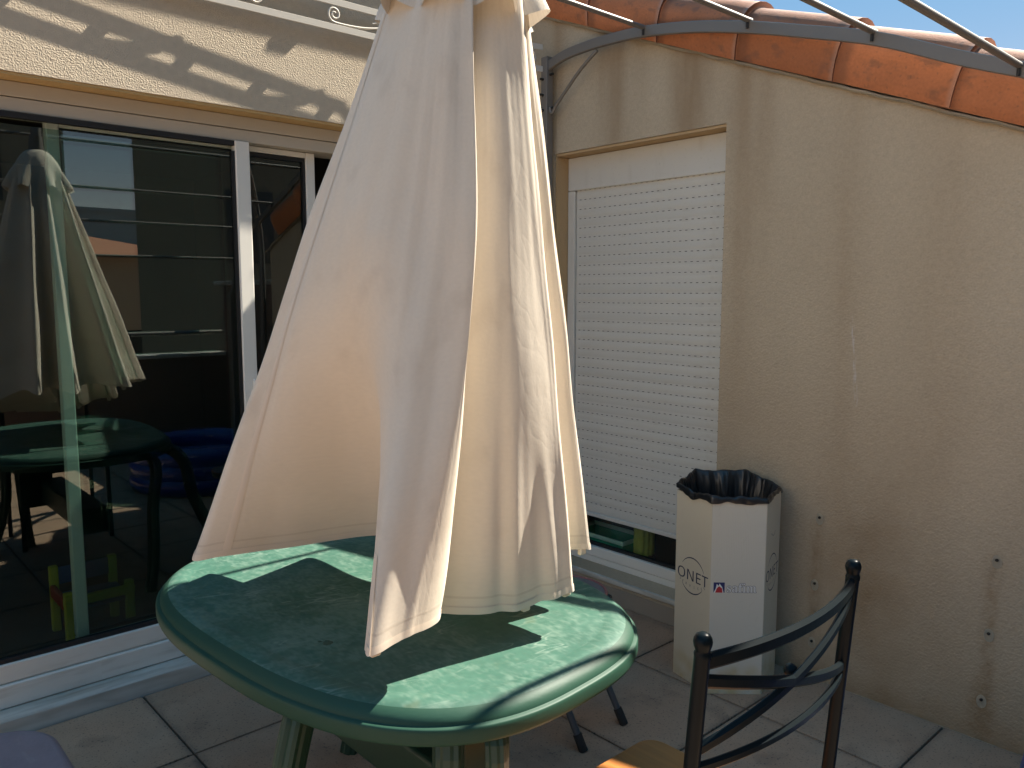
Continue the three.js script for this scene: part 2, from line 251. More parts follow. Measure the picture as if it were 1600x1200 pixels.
  // plugs left in the wall by an old bracket
  const plug = new THREE.CylinderGeometry(0.005, 0.005, 0.004, 12).rotateZ(Math.PI / 2);
  for (const [y, z] of [[0.612, 1.568], [0.362, 1.56], [0.14, 1.558], [0.598, 2.146], [0.357, 2.137], [0.135, 2.129]]) {
    const p = part('wall_plug', plug, M.seal, wing); p.position.set(-0.001, y, z);
    const patch = part('filler_patch', new THREE.CircleGeometry(0.015, 14).rotateY(-Math.PI / 2), M.patch || (M.patch = std({ color: rgb(0.50, 0.425, 0.31), roughness: 1, bumpMap: plasterFine, bumpScale: 0.002 })), wing); patch.position.set(-0.0015, y - 0.006, z); patch.scale.set(1, 1.5, 1);
    p.position.x = -0.003;
  }
  // mortar bead under the tiles
  const bead = []; for (let i = 0; i <= 60; i++) { const z = -0.1 + i / 60 * (WEND + 0.15); bead.push(V(-0.012 + 0.005 * N(i * 0.7, 1), rakeY(z) - 0.006 + 0.006 * N(i * 0.9, 5), z)); }
  part('mortar_bead', sweep(bead, ovalProfile(0.010, 0.013, 8), V(0, 1, 0), true, true), M.mortarPale, wing);
}
// roof of the wing: rake tiles with a hanging apron, then rows of barrel tiles
{
  const roof = new THREE.Group(); roof.name = 'roof'; wing.add(roof);
  const slope = V(0, -0.4, 1).normalize(), nrm = V(0, 1, 0.4).normalize();
  const base = []; { const s = new THREE.Shape(); s.moveTo(-0.2, rakeY(-0.2)); s.lineTo(WEND + 0.05, rakeY(WEND + 0.05)); s.lineTo(WEND + 0.05, rakeY(WEND + 0.05) + 0.05); s.lineTo(-0.2, rakeY(-0.2) + 0.05); s.closePath(); const g = new THREE.ExtrudeGeometry(s, { depth: 2.6, bevelEnabled: false }); const p = g.attributes.position; for (let i = 0; i < p.count; i++) { const a = p.getX(i), b = p.getY(i), c = p.getZ(i); p.setXYZ(i, 0.03 + c, b + 0.004, a); } const q = g.index ? g.toNonIndexed() : g, pp = q.attributes.position.array; for (let i = 0; i < pp.length; i += 9) for (let c = 0; c < 3; c++) { const t = pp[i + 3 + c]; pp[i + 3 + c] = pp[i + 6 + c]; pp[i + 6 + c] = t; } q.computeVertexNormals(); base.push(metreUV(q)); }
  part('roof_deck', base, M.mortar, roof);
  const loft = (profile, len, grow, thick) => { // profile of [x, h]; along the slope from 0 (upper) to len (lower, larger)
    const rows = 7, n = profile.length, pos = [], uv = [], idx = [], add = (off) => { for (let i = 0; i < rows; i++) { const t = i / (rows - 1), k = 1 + grow * t; profile.forEach(([x, h], q) => { const o = V(0.06 + (x - 0.06) * k * off, h * k * off, 0); const P2 = V(o.x, 0, 0).addScaledVector(nrm, o.y).addScaledVector(slope, t * len); pos.push(P2.x, P2.y, P2.z); uv.push(t, q / (n - 1)); }); } };
    add(1); add(thick); const S = rows * n;
    for (let i = 0; i < rows - 1; i++) for (let q = 0; q < n - 1; q++) { const a = i * n + q, b = a + 1, c = a + n, d = c + 1; idx.push(a, c, b, b, c, d, S + a, S + b, S + c, S + b, S + d, S + c); }
    for (const i of [0, rows - 1]) for (let q = 0; q < n - 1; q++) { const a = i * n + q, b = a + 1; idx.push(a, b, S + a, b, S + b, S + a); }
    for (const q of [0, n - 1]) for (let i = 0; i < rows - 1; i++) { const a = i * n + q, c = a + n; idx.push(a, S + a, c, c, S + a, S + c); }
    let g = new THREE.BufferGeometry(); g.setAttribute('position', new THREE.Float32BufferAttribute(pos, 3)); g.setAttribute('uv', new THREE.Float32BufferAttribute(uv, 2)); g.setIndex(idx); g.computeVertexNormals(); return g;
  };
  const pr = []; pr.push([-0.016, 0.0], [-0.031, 0.03], [-0.042, 0.06], [-0.048, 0.088]); for (let k = 0; k <= 10; k++) { const a = Math.PI - k / 10 * Math.PI * 0.95; pr.push([0.056 + 0.105 * Math.cos(a), 0.108 + 0.085 * Math.sin(a)]); }
  const G = loft(pr, 0.46, 0.14, 0.84);
  const exp = 0.378; let i = 0;
  for (const z of [-0.33, 0.045, 0.42, 0.80, 1.17, 1.553, 1.935, 2.29]) {
    const m = part('roof_tile', G, M.tileTop[(i * 3 + 1) % 4], roof); const zz = z - 0.46 * slope.z + 0.003; m.position.set(-0.002 + rr(-0.003, 0.003), rakeY(zz) + rr(-0.002, 0.005), zz); m.rotation.y = rr(-0.012, 0.012); i++;
  }
  const br = []; for (let k = 0; k <= 10; k++) { const a = Math.PI - k / 10 * Math.PI; br.push([0.06 + 0.095 * Math.cos(a), 0.02 + 0.085 * Math.sin(a)]); }
  const B = loft(br, 0.46, 0.10, 0.86);
  for (let r = 0; r < 9; r++) for (let q = 0; q < 8; q++) {
    const z = -0.28 + q * exp + (r % 2) * 0.12, m = part('roof_tile', B, M.tileTop[(r + q * 3) % 4], roof); m.material = M.tileTop[(r + q * 3) % 4];
    const zz = z - 0.2; m.position.set(0.20 + r * 0.235, rakeY(zz) + 0.075, zz); m.rotation.y = rr(-0.01, 0.01);
  }
}

// ---------------------------------------------------------------- house wall with the sliding door
const house = thing('house_wall', 'cream rough rendered house wall above the wide glass sliding door', 'wall');
const DX0 = -4.2, DX1 = -0.42, DTOP = 2.10;
part('wall', [box(-6.2, 0.0, DTOP, 2.86, -0.24, 0), box(DX1, 0.0, -0.02, DTOP, -0.24, 0), box(-6.2, DX0, -0.02, DTOP, -0.24, 0), box(0.0, 2.7, 2.86, 3.0, -0.30, -0.21)], M.houseWall, house);
part('soffit_lining', box(DX0 + 0.002, DX1 - 0.002, DTOP - 0.010, DTOP - 0.001, -0.23, -0.004), M.houseReveal, house);
part('eave', [box(-6.3, 0.02, 2.862, 2.95, -0.3, 0.089, 0.01)], M.houseReveal, house);
part('eave_bracket', box(-0.86, -0.78, 2.828, 2.861, 0.03, 0.091, 0.004), M.metal, house);
part('threshold', box(DX0, DX1, -0.01, 0.06, -0.10, 0.033, 0.006), M.marble, house);
{
  const fr = new THREE.Group(); fr.name = 'door_frame'; house.add(fr);
  part('frame_head', [box(DX0, DX1, 2.042, 2.089, -0.22, -0.083, 0.003), box(DX0, DX1, 1.995, 2.0395, -0.22, -0.085, 0.003)], M.aluHeader, fr);
  part('frame_rail', box(DX0, DX1, 0.061, 0.140, -0.20, -0.052, 0.006), M.aluTrack, fr);
  part('frame_jamb', box(DX1 - 0.05, DX1 - 0.002, 0.14, 1.995, -0.2, -0.06, 0.004), M.alu, fr);
  part('frame_jamb', box(DX0 + 0.002, DX0 + 0.05, 0.14, 1.995, -0.2, -0.06, 0.004), M.alu, fr);
  const leaf = (x0, x1, z, w, full, top) => {
    const l = new THREE.Group(); l.name = 'door_leaf'; house.add(l);
    part('bottom_rail', box(x0, x1, 0.142, 0.206, z - 0.018, z + 0.022, 0.005), M.aluTrack, l);
    part('stile', box(x1 - w, x1, 0.208, 1.994, z - 0.02, z + 0.02, 0.005), M.alu, l);
    part('stile', box(x0, x0 + w, 0.208, 1.994, z - 0.02, z + 0.02, 0.005), M.alu, l);
    if (top) part('top_rail', box(x0 + w, x1 - w, 1.972, 1.993, z - 0.018, z + 0.018, 0.003), M.alu, l);
    part('seal', [box(x0 + w, x1 - w, 0.2065, 0.222, z - 0.01, z + 0.012), box(x0 + w, x1 - w, top ? 1.955 : 1.975, top ? 1.9715 : 1.993, z - 0.01, z + 0.012), box(x1 - w - 0.012, x1 - w - 0.0005, 0.222, 1.955, z - 0.01, z + 0.012)], M.seal, l);
    part('pane', box(x0 + w, x1 - w - 0.012, 0.222, 1.955, z - 0.001, z + 0.001), M.glass, l);
    return l;
  };
  leaf(-3.45, -1.378, -0.085, 0.056, true, false);
  leaf(-2.052, -1.07, -0.150, 0.040, true, true);
  const r = part('handle', box(-1.402, -1.392, 0.95, 1.09, -0.062, -0.045, 0.004), M.alu, house);
  // the room inside
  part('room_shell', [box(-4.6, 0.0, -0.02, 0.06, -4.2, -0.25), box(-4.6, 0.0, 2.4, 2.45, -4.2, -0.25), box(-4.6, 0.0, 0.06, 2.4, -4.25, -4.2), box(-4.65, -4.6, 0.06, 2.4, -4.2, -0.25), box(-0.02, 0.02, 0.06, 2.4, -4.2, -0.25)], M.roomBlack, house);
}

// ---------------------------------------------------------------- pergola
const perg = thing('metal_pergola', 'grey painted metal pergola with scrolled rails and curved side arch', 'pergola');
{
  const archX = (z) => -0.05 - 0.04 * (z - 0.2);
  const arch = [[0.20, 2.462], [0.30, 2.486], [0.45, 2.495], [0.60, 2.492], [0.78, 2.478], [1.02, 2.437], [1.26, 2.378], [1.50, 2.305], [1.75, 2.222], [2.0, 2.11], [2.3, 1.985], [2.6, 1.82], [2.85, 1.62], [2.98, 1.42]];
  const pts = new THREE.CatmullRomCurve3(arch.map(([z, y]) => V(archX(z), y - 0.004, z))).getPoints(70);
  for (const dx of [0, -4.6]) {
    part('arch', sweep(pts.map((p) => V(p.x + dx, p.y, p.z)), rectProfile(0.02, 0.042, 0.12)), M.metal, perg);
    part('post', box(-0.07 + dx, -0.03 + dx, 0, 2.50, 0.175, 0.215, 0.003), M.metal, perg);
    part('post', box(archX(2.98) - 0.02 + dx, archX(2.98) + 0.02 + dx, 0, 1.43, 2.96, 3.0, 0.003), M.metal, perg);
    part('brace', tube([[-0.07 + dx, 2.458, 0.52], [-0.068 + dx, 2.40, 0.425], [-0.06 + dx, 2.33, 0.33], [-0.055 + dx, 2.27, 0.255], [-0.053 + dx, 2.247, 0.235], [-0.052 + dx, 2.25, 0.222], [-0.052 + dx, 2.275, 0.219]], 0.0075, 40, 8), M.metal, perg);
  }
  // rods along the roof, their ends resting on the arch
  for (const [z, y] of [[0.783, 2.505], [1.271, 2.412], [1.731, 2.262], [2.155, 2.070], [2.50, 1.905], [2.80, 1.70]]) {
    const x = archX(z) - 0.004, yy = y - 0.018;
    const r = part('roof_rod', rod([x + 0.004, yy, z], [x - 4.6, yy - 0.02, z], 0.0095, 12), M.metal, perg);
    part('rod_cap', rod([x + 0.0045, yy, z], [x + 0.010, yy, z], 0.0104, 12), M.metalLight, r);
    part('bolt', rod([x - 0.012, yy - 0.03, z], [x - 0.012, yy - 0.008, z], 0.005, 8), M.bolt, r);
  }
  for (const y of [2.40, 2.33, 2.262]) part('bolt', rod([-0.088, y, 0.19], [-0.07, y, 0.19], 0.006, 8), M.bolt, perg);
  for (const y of [2.42, 2.27]) part('bolt', rod([-0.05, y, 0.215], [-0.05, y, 0.235], 0.006, 8), M.bolt, perg);
  // scrolled rails along the house wall
  const railZ = (x) => (x < -0.6 ? 0.0685 + 0.025 * (x + 0.6) : lerp(0.0685, 0.185, (x + 0.6) / 0.53));
  const xs = []; for (let i = 0; i <= 46; i++) xs.push(-4.6 + i * 4.53 / 46);
  for (const y of [2.447, 2.543]) part('rail', sweep(xs.map((x) => V(x, y, Math.max(0.012, railZ(x)))), rectProfile(0.0065, 0.025, 0.1)), M.railPaint, perg);
  const spiral = (cx, dir, flip) => { const p = []; for (let k = 0; k <= 26; k++) { const a = k / 26 * Math.PI * 3.2, r = 0.006 + 0.024 * k / 26; const q = -Math.PI / 2 + (a - Math.PI * 3.2) * dir; p.push(V(cx + r * Math.cos(q), 2.495 + (0.002 + r * Math.sin(q)) * flip - 0.0 * flip, Math.max(0.012, railZ(cx)))); } return p; };
  for (const x of [-0.44, -1.07, -1.70, -2.33, -2.96, -3.6]) {
    const a = spiral(x, -1, 1), b = spiral(x - 0.32, -1, -1).reverse();
    const c1 = spiral(x, 1, 1); 
    const path = [...c1, V(x + 0.05, 2.4665, railZ(x)), V(x + 0.14, 2.478, railZ(x)), V(x + 0.22, 2.497, railZ(x)), ...spiral(x + 0.31, 1, -1).reverse().map((p) => V(2 * (x + 0.31) - p.x, p.y, p.z)).map((p) => p)];
    part('scroll', tube(c1.concat([V(x + 0.06, 2.467, railZ(x)), V(x + 0.14, 2.474, railZ(x)), V(x + 0.21, 2.488, railZ(x))]), 0.004, 90, 6), M.railPaint, perg);
    const d = spiral(x + 0.31, 1, -1).map((p) => V(2 * (x + 0.31) - p.x, p.y, p.z));
    part('scroll', tube(d.concat([V(x + 0.255, 2.522, railZ(x)), V(x + 0.21, 2.512, railZ(x)), V(x + 0.17, 2.497, railZ(x))]), 0.004, 90, 6), M.railPaint, perg);
  }
}

// ---------------------------------------------------------------- closed parasol
const CX = -1.72, CZ = 1.65;
{
  const par = thing('hanging_parasol', 'closed cream canvas parasol with deep folds hanging over the green table', 'parasol', [CX, 0, CZ]);
  const S = (r, t) => [r * 0.815 - t * 0.58, r * 0.58 + t * 0.815]; // (towards the right, towards the front) -> local x, z
  // name: [hem x, hem z, hem y, top right, top front, sideways bulge at mid height (right, front)]
  const C = [
    [-0.417, -0.400, 0.862, -0.133, 0.008, 0.000, 0.000],
    [-0.370, -0.365, 0.864, -0.122, 0.028, 0.000, 0.000],
    [-0.244, -0.338, 0.868, -0.108, 0.061, -0.010, 0.010],
    [-0.060, -0.250, 0.880, -0.076, 0.095, -0.010, 0.000],
    [-0.020, -0.110, 0.880, -0.055, 0.108, 0.000, 0.000],
    [-0.250, 0.070, 0.850, -0.038, 0.116, 0.000, 0.000],
    [-0.340, 0.160, 0.822, -0.024, 0.121, 0.000, -0.010],
    [-0.275, 0.165, 0.826, -0.006, 0.127, 0.030, 0.000],
    [-0.230, 0.163, 0.830, 0.014, 0.129, 0.045, 0.010],
    [-0.159, 0.127, 0.832, 0.016, 0.118, 0.045, 0.000],
    [-0.155, 0.040, 0.810, 0.009, 0.082, 0.000, 0.000],
    [-0.115, 0.065, 0.800, 0.022, 0.087, 0.000, 0.000],
    [-0.020, 0.115, 0.795, 0.047, 0.100, 0.000, 0.010],
    [0.065, 0.130, 0.790, 0.071, 0.102, 0.000, 0.015],
    [0.145, 0.155, 0.798, 0.095, 0.092, 0.000, 0.005],
    [0.170, 0.152, 0.802, 0.106, 0.076, 0.000, 0.000],
    [0.178, 0.115, 0.810, 0.106, 0.055, 0.000, 0.000],
    [0.210, 0.035, 0.840, 0.105, 0.031, 0.000, 0.000],
    [0.290, 0.065, 0.842, 0.123, 0.017, 0.000, 0.000],
    [0.315, 0.066, 0.842, 0.129, 0.003, 0.000, 0.000],
    [0.325, 0.020, 0.850, 0.125, -0.016, 0.000, 0.000],
    [0.290, -0.110, 0.920, 0.094, -0.047, 0.000, 0.000],
    [0.400, -0.240, 0.965, 0.086, -0.090, 0.000, 0.000],
    [0.260, -0.300, 0.980, 0.039, -0.082, 0.000, 0.000],
    [0.210, -0.600, 0.965, 0.008, -0.129, 0.000, 0.000],
    [0.060, -0.420, 0.980, -0.031, -0.086, 0.000, 0.000],
    [-0.040, -0.660, 0.965, -0.071, -0.106, 0.000, 0.000],
    [-0.110, -0.460, 0.980, -0.086, -0.066, 0.000, 0.000],
    [-0.195, -0.650, 0.965, -0.118, -0.059, 0.000, 0.000],
    [-0.230, -0.475, 0.980, -0.109, -0.031, 0.000, 0.000],
  ];
  const nC = C.length, NU = 360, NV = 90, YT = 1.995;
  const chord = { 1: [0, 8, 0.10, 0.35], 2: [0, 8, 0.24, 0.35], 3: [0, 8, 0.42, 0.38], 4: [0, 8, 0.56, 0.42], 5: [0, 8, 0.70, 0.42], 6: [0, 8, 0.80, 0.42], 7: [0, 8, 0.90, 0.45], 9: [8, 10, 0.12, 0.55], 11: [10, 14, 0.22, 0.5], 12: [10, 14, 0.48, 0.5], 13: [10, 14, 0.74, 0.5] };
  const ringAt = (t) => { // t 0 neck .. 1 hem: control points of the ring; between ribs the cloth stays stretched high up and only falls into folds lower down
    const P = C.map(([hx, hz, hy, tr, tf, br, bf]) => { const [tx, tz] = S(tr, tf), [bx, bz] = S(br, bf), b = Math.sin(Math.PI * Math.pow(t, 1.15)); return V(lerp(tx, hx, t) + bx * b, lerp(YT, hy, t), lerp(tz, hz, t) + bz * b); });
    return P.map((p, i) => { const c = chord[i]; if (!c) return p; const A = P[c[0]], B = P[c[1]], q = A.clone().lerp(B, c[2]), len = Math.hypot(B.x - A.x, B.z - A.z), e = i === 9 ? 0 : Math.sin(Math.PI * c[2]) * len * 0.16; const out = V(-(B.z - A.z), 0, B.x - A.x).normalize(); if (out.x * (A.x + B.x) + out.z * (A.z + B.z) < 0) out.negate(); q.addScaledVector(out, e); const w = smooth(c[3], 1.0, t) * 0.6 + 0.4 * clamp((t - c[3]) / (1 - c[3])); return t <= 0.001 ? p.clone().lerp(q, 0.7) : V(lerp(q.x, p.x, w), p.y, lerp(q.z, p.z, w)); });
  };
  const pos = [], uv = [], idx = [], rings = [];
  for (let j = 0; j <= NV; j++) {
    const t = j / NV, cv = new THREE.CatmullRomCurve3(ringAt(t), true, 'centripetal'), ring = [];
    for (let i = 0; i < NU; i++) { const q = cv.getPoint(i / NU); ring.push(q); }
    rings.push(ring);
  }
  for (let j = 0; j <= NV; j++) for (let i = 0; i < NU; i++) {
    const t = j / NV, p = rings[j][i], a = rings[j][(i + 1) % NU], b = rings[j][(i + NU - 1) % NU]; const tx = a.x - b.x, tz = a.z - b.z, l = Math.hypot(tx, tz) || 1;
    const f = i / NU * nC; // soft lengthwise wrinkles and a few dents
    const A = i / NU * 2 * Math.PI, cu = Math.cos(A), su = Math.sin(A);
    let w = 0.005 * smooth(0, 0.35, t) * perlin.noise(cu * 6, t * 1.3, su * 6) + 0.006 * perlin.noise(cu * 3 + 7, t * 4, su * 3) + 0.0008 * perlin.noise(cu * 20, t * 4, su * 20);
    // two vertical dents low in the middle panel
    const dent = (fc, wd, t0, am) => { w -= am * Math.exp(-Math.pow((f - fc) / wd, 2)) * smooth(t0, 0.98, t); w += am * 0.7 * Math.exp(-Math.pow((f - fc - wd * 1.7) / wd, 2)) * smooth(t0, 0.98, t); };
    dent(12.2, 0.22, 0.55, 0.009); dent(13.3, 0.18, 0.70, 0.008);
    pos.push(p.x + tz / l * -w, p.y + 0.004 * Math.sin(A * 9) * t, p.z + tx / l * w); uv.push(i / NU, t);
  }
  for (let j = 0; j < NV; j++) for (let i = 0; i < NU; i++) { const a = j * NU + i, b = j * NU + (i + 1) % NU, c = a + NU, d = b + NU; idx.push(a, b, c, b, d, c); }
  const g = new THREE.BufferGeometry(); g.setAttribute('position', new THREE.Float32BufferAttribute(pos, 3)); g.setAttribute('uv', new THREE.Float32BufferAttribute(uv, 2)); g.setIndex(idx); g.computeVertexNormals();
  const canopy = part('canopy', g, M.fabric, par);
  // rolled hem and rib seams: thin ribbons proud of the cloth
  const at = (fi, t, out) => { const i = Math.round(((fi / nC) % 1) * NU) % NU, j = Math.round(t * NV), o = (j * NU + i) * 3, p = V(pos[o], pos[o + 1], pos[o + 2]); const n = g.attributes.normal; return p.addScaledVector(V(n.getX(j * NU + i), n.getY(j * NU + i), n.getZ(j * NU + i)), out); };
  const ribbon = (rows) => { const p = [], ix = [], u = []; rows.forEach((r, k) => r.forEach((q, m) => { p.push(q.x, q.y, q.z); u.push(k * 0.02, m); })); const w = rows[0].length; for (let k = 0; k < rows.length - 1; k++) for (let m = 0; m < w - 1; m++) { const a = k * w + m; ix.push(a, a + 1, a + w, a + 1, a + w + 1, a + w); } const q = new THREE.BufferGeometry(); q.setAttribute('position', new THREE.Float32BufferAttribute(p, 3)); q.setAttribute('uv', new THREE.Float32BufferAttribute(u, 2)); q.setIndex(ix); q.computeVertexNormals(); return q; };
  // sign of outward normals
  const n0 = g.attributes.normal; const sgn = (n0.getX(45 * NU + 2) * (pos[(45 * NU + 2) * 3] + 0.1) + n0.getZ(45 * NU + 2) * (pos[(45 * NU + 2) * 3 + 2])) > 0 ? 1 : -1;
  const hem = []; for (let i = 0; i <= NU; i++) { const o = (k) => (k * NU + i % NU) * 3; const P0 = V(pos[o(NV)], pos[o(NV)], pos[o(NV)]); const q = at(i / NU * nC, 1, 0.0015 * sgn), q2 = at(i / NU * nC, 1 - 1 / NV, 0.0015 * sgn); hem.push([q.clone().add(V(0, -0.001, 0)), q2]); }
  part('hem', ribbon(hem), M.fabricTape, canopy);
  for (const fi of [1.0, 15.2, 19.2, 22.2, 24.2, 26.2, 28.2]) { const rows = []; for (let k = 0; k <= NV; k += 2) { const t = k / NV; rows.push([at(fi, t, 0.0012 * sgn), at(fi + 0.1, t, 0.0022 * sgn), at(fi + 0.2, t, 0.0012 * sgn)]); } part('seam', ribbon(rows), M.fabricTape, canopy); }
  // ribs inside, with tips that just show below the hem
  const hub = V(0.0, 2.09, 0.0);
  for (const k of [6, 13, 15, 19, 22, 24, 26]) { const [hx, hz, hy] = C[k]; const tip = V(hx * 0.93, hy + 0.008, hz * 0.93); const r = part('rib', rod(hub.toArray(), tip.toArray(), 0.0055, 8), M.metalLight, par); part('rib_tip', box(tip.x - 0.01, tip.x + 0.01, tip.y - 0.022, tip.y + 0.01, tip.z - 0.006, tip.z + 0.006, 0.004), M.fabricTape, r); }
  // stitched pocket at the lowest fold
  part('rib_pocket', ribbon([[at(5.75, 1, 0.003 * sgn), at(6.15, 1, 0.003 * sgn)], [at(5.72, 0.93, 0.003 * sgn), at(6.10, 0.93, 0.003 * sgn)], [at(5.75, 0.87, 0.002 * sgn), at(6.0, 0.87, 0.002 * sgn)]]), M.fabricTape, canopy);
  // small cap above with a wavy frill
  { const rows = []; for (let j = 0; j <= 12; j++) { const t = j / 12, ring = []; for (let i = 0; i <= 120; i++) { const a = i / 120 * 2 * Math.PI, wv = Math.sin(a * 8 + 0.6) * smooth(0.35, 1, t); const r = lerp(0.03, 0.150, Math.pow(t, 0.7)) + 0.022 * wv * t + 0.012 * perlin.noise(Math.cos(a) * 2, t * 2, Math.sin(a) * 2) * t; ring.push(V(r * Math.cos(a), 2.150 - 0.205 * Math.pow(t, 1.3) + 0.012 * wv, r * Math.sin(a))); } rows.push(ring); } part('cap', ribbon(rows), M.fabric, par); }
  // hub, suspension arm and mast
  part('hub', new THREE.CylinderGeometry(0.03, 0.04, 0.14, 16).translate(0, 2.15, 0), M.metal, par);
  const arm = [[0, 2.20, 0], [0.02, 2.32, 0.02], [0.22, 2.56, 0.17], [0.7, 2.84, 0.52], [1.25, 2.86, 0.92], [1.68, 2.56, 1.24], [1.88, 2.0, 1.38], [1.9, 1.0, 1.4], [1.9, 0.02, 1.4]];
  part('arm', sweep(curvePts(arm, 60), ovalProfile(0.045, 0.065, 14), V(0, 0.02, 1), true, true), M.metal, par);
  part('base_plate', box(1.74, 2.06, 0.0, 0.05, 1.2, 1.6, 0.01), M.metal, par);
}

// ---------------------------------------------------------------- green table
{
  const tx = -1.721, tz = 1.343, A = 0.427, B = 0.607, rot = -0.082, SE = 2.72;
  const tb = thing('garden_table', 'oval green plastic garden table with faded top and moulded rim', 'table', [tx, 0, tz]);
  const greenMap = colorTex(1024, 1024, (u, v) => { const x = u * 1.6, y = v * 1.6; const a = fbm(x * 5, y * 5, 2), b = fbm(x * 2 + 3, y * 2, 7), scuff = smooth(0.0, 0.5, 0.55 * fbm(x * 55, y * 30, 4) + 0.6 * fbm(x * 8, y * 5, 6) + 0.35 * b + 0.12 + 0.22 * N(x * 150, y * 60, 3)); const m = 1 + 0.25 * a + 0.1 * N(x * 70, y * 70);
    let c = [0.042 * m, 0.112 * m, 0.082 * m]; c = c.map((k, i) => lerp(k, [0.14, 0.215, 0.172][i], clamp(scuff * 0.55))); const scr = smooth(0.965, 0.995, 1 - Math.abs(fbm(x * 5 + y * 2, y * 22 - x * 6, 17, 3)) * 1.2) * smooth(-0.1, 0.3, fbm(x * 6, y * 6, 19)) * 0.5; c = c.map((k, i) => lerp(k, [0.24, 0.31, 0.26][i], scr)); const mark = smooth(0.26, 0.42, fbm(x * 9, y * 9, 13)) * 0.45; return c.map((k, i) => lerp(k, [0.09, 0.12, 0.07][i], mark)); }, [1 / 1.6, 1 / 1.6]);
  const greenRough = greyTex(512, 512, wrapN((u, v) => 0.56 + 0.3 * fbm(u * 9, v * 9, 3) + 0.12 * N(u * 80, v * 80)), [1, 1]);
  M.green = phy({ map: greenMap, specularIntensity: 0.6, roughness: 1, roughnessMap: greenRough, bumpMap: grime, bumpScale: 0.0005 });
  M.greenLeg = std({ color: rgb(0.018, 0.055, 0.032), roughness: 0.45, bumpMap: grime, bumpScale: 0.0006 });
  const prof = [[0.5, 0.7145], [0.30, 0.7145], [0.15, 0.7145], [0.078, 0.7145], [0.072, 0.7125], [0.066, 0.7145], [0.05, 0.716], [0.035, 0.7155], [0.022, 0.711], [0.011, 0.703], [0.005, 0.695], [0.004, 0.689], [0.003, 0.6875], [-0.003, 0.687], [-0.005, 0.684], [-0.006, 0.679], [-0.006, 0.672], [-0.006, 0.662], [-0.004, 0.656], [0.0, 0.654], [0.006, 0.654], [0.01, 0.66], [0.02, 0.70]];
  const NU = 240, pos = [], uv = [], idx = [];
  const E2 = (a, e) => { const c = Math.cos(a), q = Math.sin(a), x = A * Math.sign(c) * Math.pow(Math.abs(c), 2 / SE), z = B * Math.sign(q) * Math.pow(Math.abs(q), 2 / SE); const nx = Math.sign(x) * Math.pow(Math.abs(x / A), SE - 1) / A, nz = Math.sign(z) * Math.pow(Math.abs(z / B), SE - 1) / B, l = Math.hypot(nx, nz); const ee = Math.min(e, 0.1), k = e > 0.1 ? 1 - (e - 0.1) / 0.4 : 1; const px = (x - nx / l * ee) * k, pz = (z - nz / l * ee) * k, cr = Math.cos(rot), sr = Math.sin(rot); return [px * cr - pz * sr, px * sr + pz * cr]; };
  prof.forEach(([e, y]) => { for (let i = 0; i <= NU; i++) { const [x, z] = E2(i / NU * 2 * Math.PI, e); pos.push(x, y, z); uv.push(x + 0.8, z + 0.8 + (0.71 - y) * 1.5); } });
  const W = NU + 1; for (let j = 0; j < prof.length - 1; j++) for (let i = 0; i < NU; i++) { const a = j * W + i, b = a + 1, c = a + W, d = c + 1; idx.push(a, b, c, b, d, c); }
  const g = new THREE.BufferGeometry(); g.setAttribute('position', new THREE.Float32BufferAttribute(pos, 3)); g.setAttribute('uv', new THREE.Float32BufferAttribute(uv, 2)); g.setIndex(idx); g.computeVertexNormals();
  { const n = g.attributes.normal; if (n.getY(4 * W) < 0) { for (let i = 0; i < idx.length; i += 3) { const t = idx[i + 1]; idx[i + 1] = idx[i + 2]; idx[i + 2] = t; } g.setIndex(idx); g.computeVertexNormals(); } }
  M.green.side = THREE.DoubleSide; M.greenRim = phy({ color: rgb(0.022, 0.068, 0.045), roughness: 0.52, specularIntensity: 0.5, bumpMap: grime, bumpScale: 0.0006, side: THREE.DoubleSide });
  const cut = 8 * NU * 6, ix = Array.from(g.index.array), g2 = g.clone(); g.setIndex(ix.slice(0, cut)); g2.setIndex(ix.slice(cut)); part('tabletop', g, M.green, tb); part('rim', g2, M.greenRim, tb);
  const fl = (w, h) => { const p = []; for (let k = 0; k < 24; k++) { const a = k / 24 * 2 * Math.PI, c = Math.cos(a), s = Math.sin(a); const q = 1 / Math.pow(Math.pow(Math.abs(c), 4) + Math.pow(Math.abs(s), 4), 0.25), d = 1 - 0.12 * (k % 4 === 0 ? 1 : 0); p.push([w / 2 * c * q * d, h / 2 * s * q * d]); } return p; };
  const L = (pts, w, h, upv) => part('leg', sweep(curvePts(pts.map(([x, y, z]) => [x - tx, y, z - tz]), 24), fl(w, h), upv, true, false), M.greenLeg, tb);
  L([[-1.96, 0.69, 1.50], [-2.045, 0.64, 1.56], [-2.085, 0.55, 1.575], [-2.12, 0.40, 1.58], [-2.18, 0.18, 1.60], [-2.25, 0.0, 1.63]], 0.062, 0.05, V(0.5, 0.2, 0.8));
  L([[-1.86, 0.69, 1.78], [-1.905, 0.62, 1.835], [-1.92, 0.5, 1.85], [-1.93, 0.3, 1.86], [-1.97, 0.1, 1.93], [-2.0, 0, 1.98]], 0.05, 0.045, V(0.8, 0.1, -0.6));
  L([[-1.80, 0.69, 1.83], [-1.845, 0.62, 1.895], [-1.85, 0.5, 1.90], [-1.84, 0.3, 1.90], [-1.82, 0.1, 1.95], [-1.80, 0, 2.0]], 0.04, 0.05, V(0.8, 0.1, -0.6));
  L([[-1.42, 0.69, 1.08], [-1.30, 0.6, 1.0], [-1.26, 0.4, 0.96], [-1.18, 0.18, 0.9], [-1.10, 0, 0.85]], 0.055, 0.045, V(0.5, 0.2, 0.8));
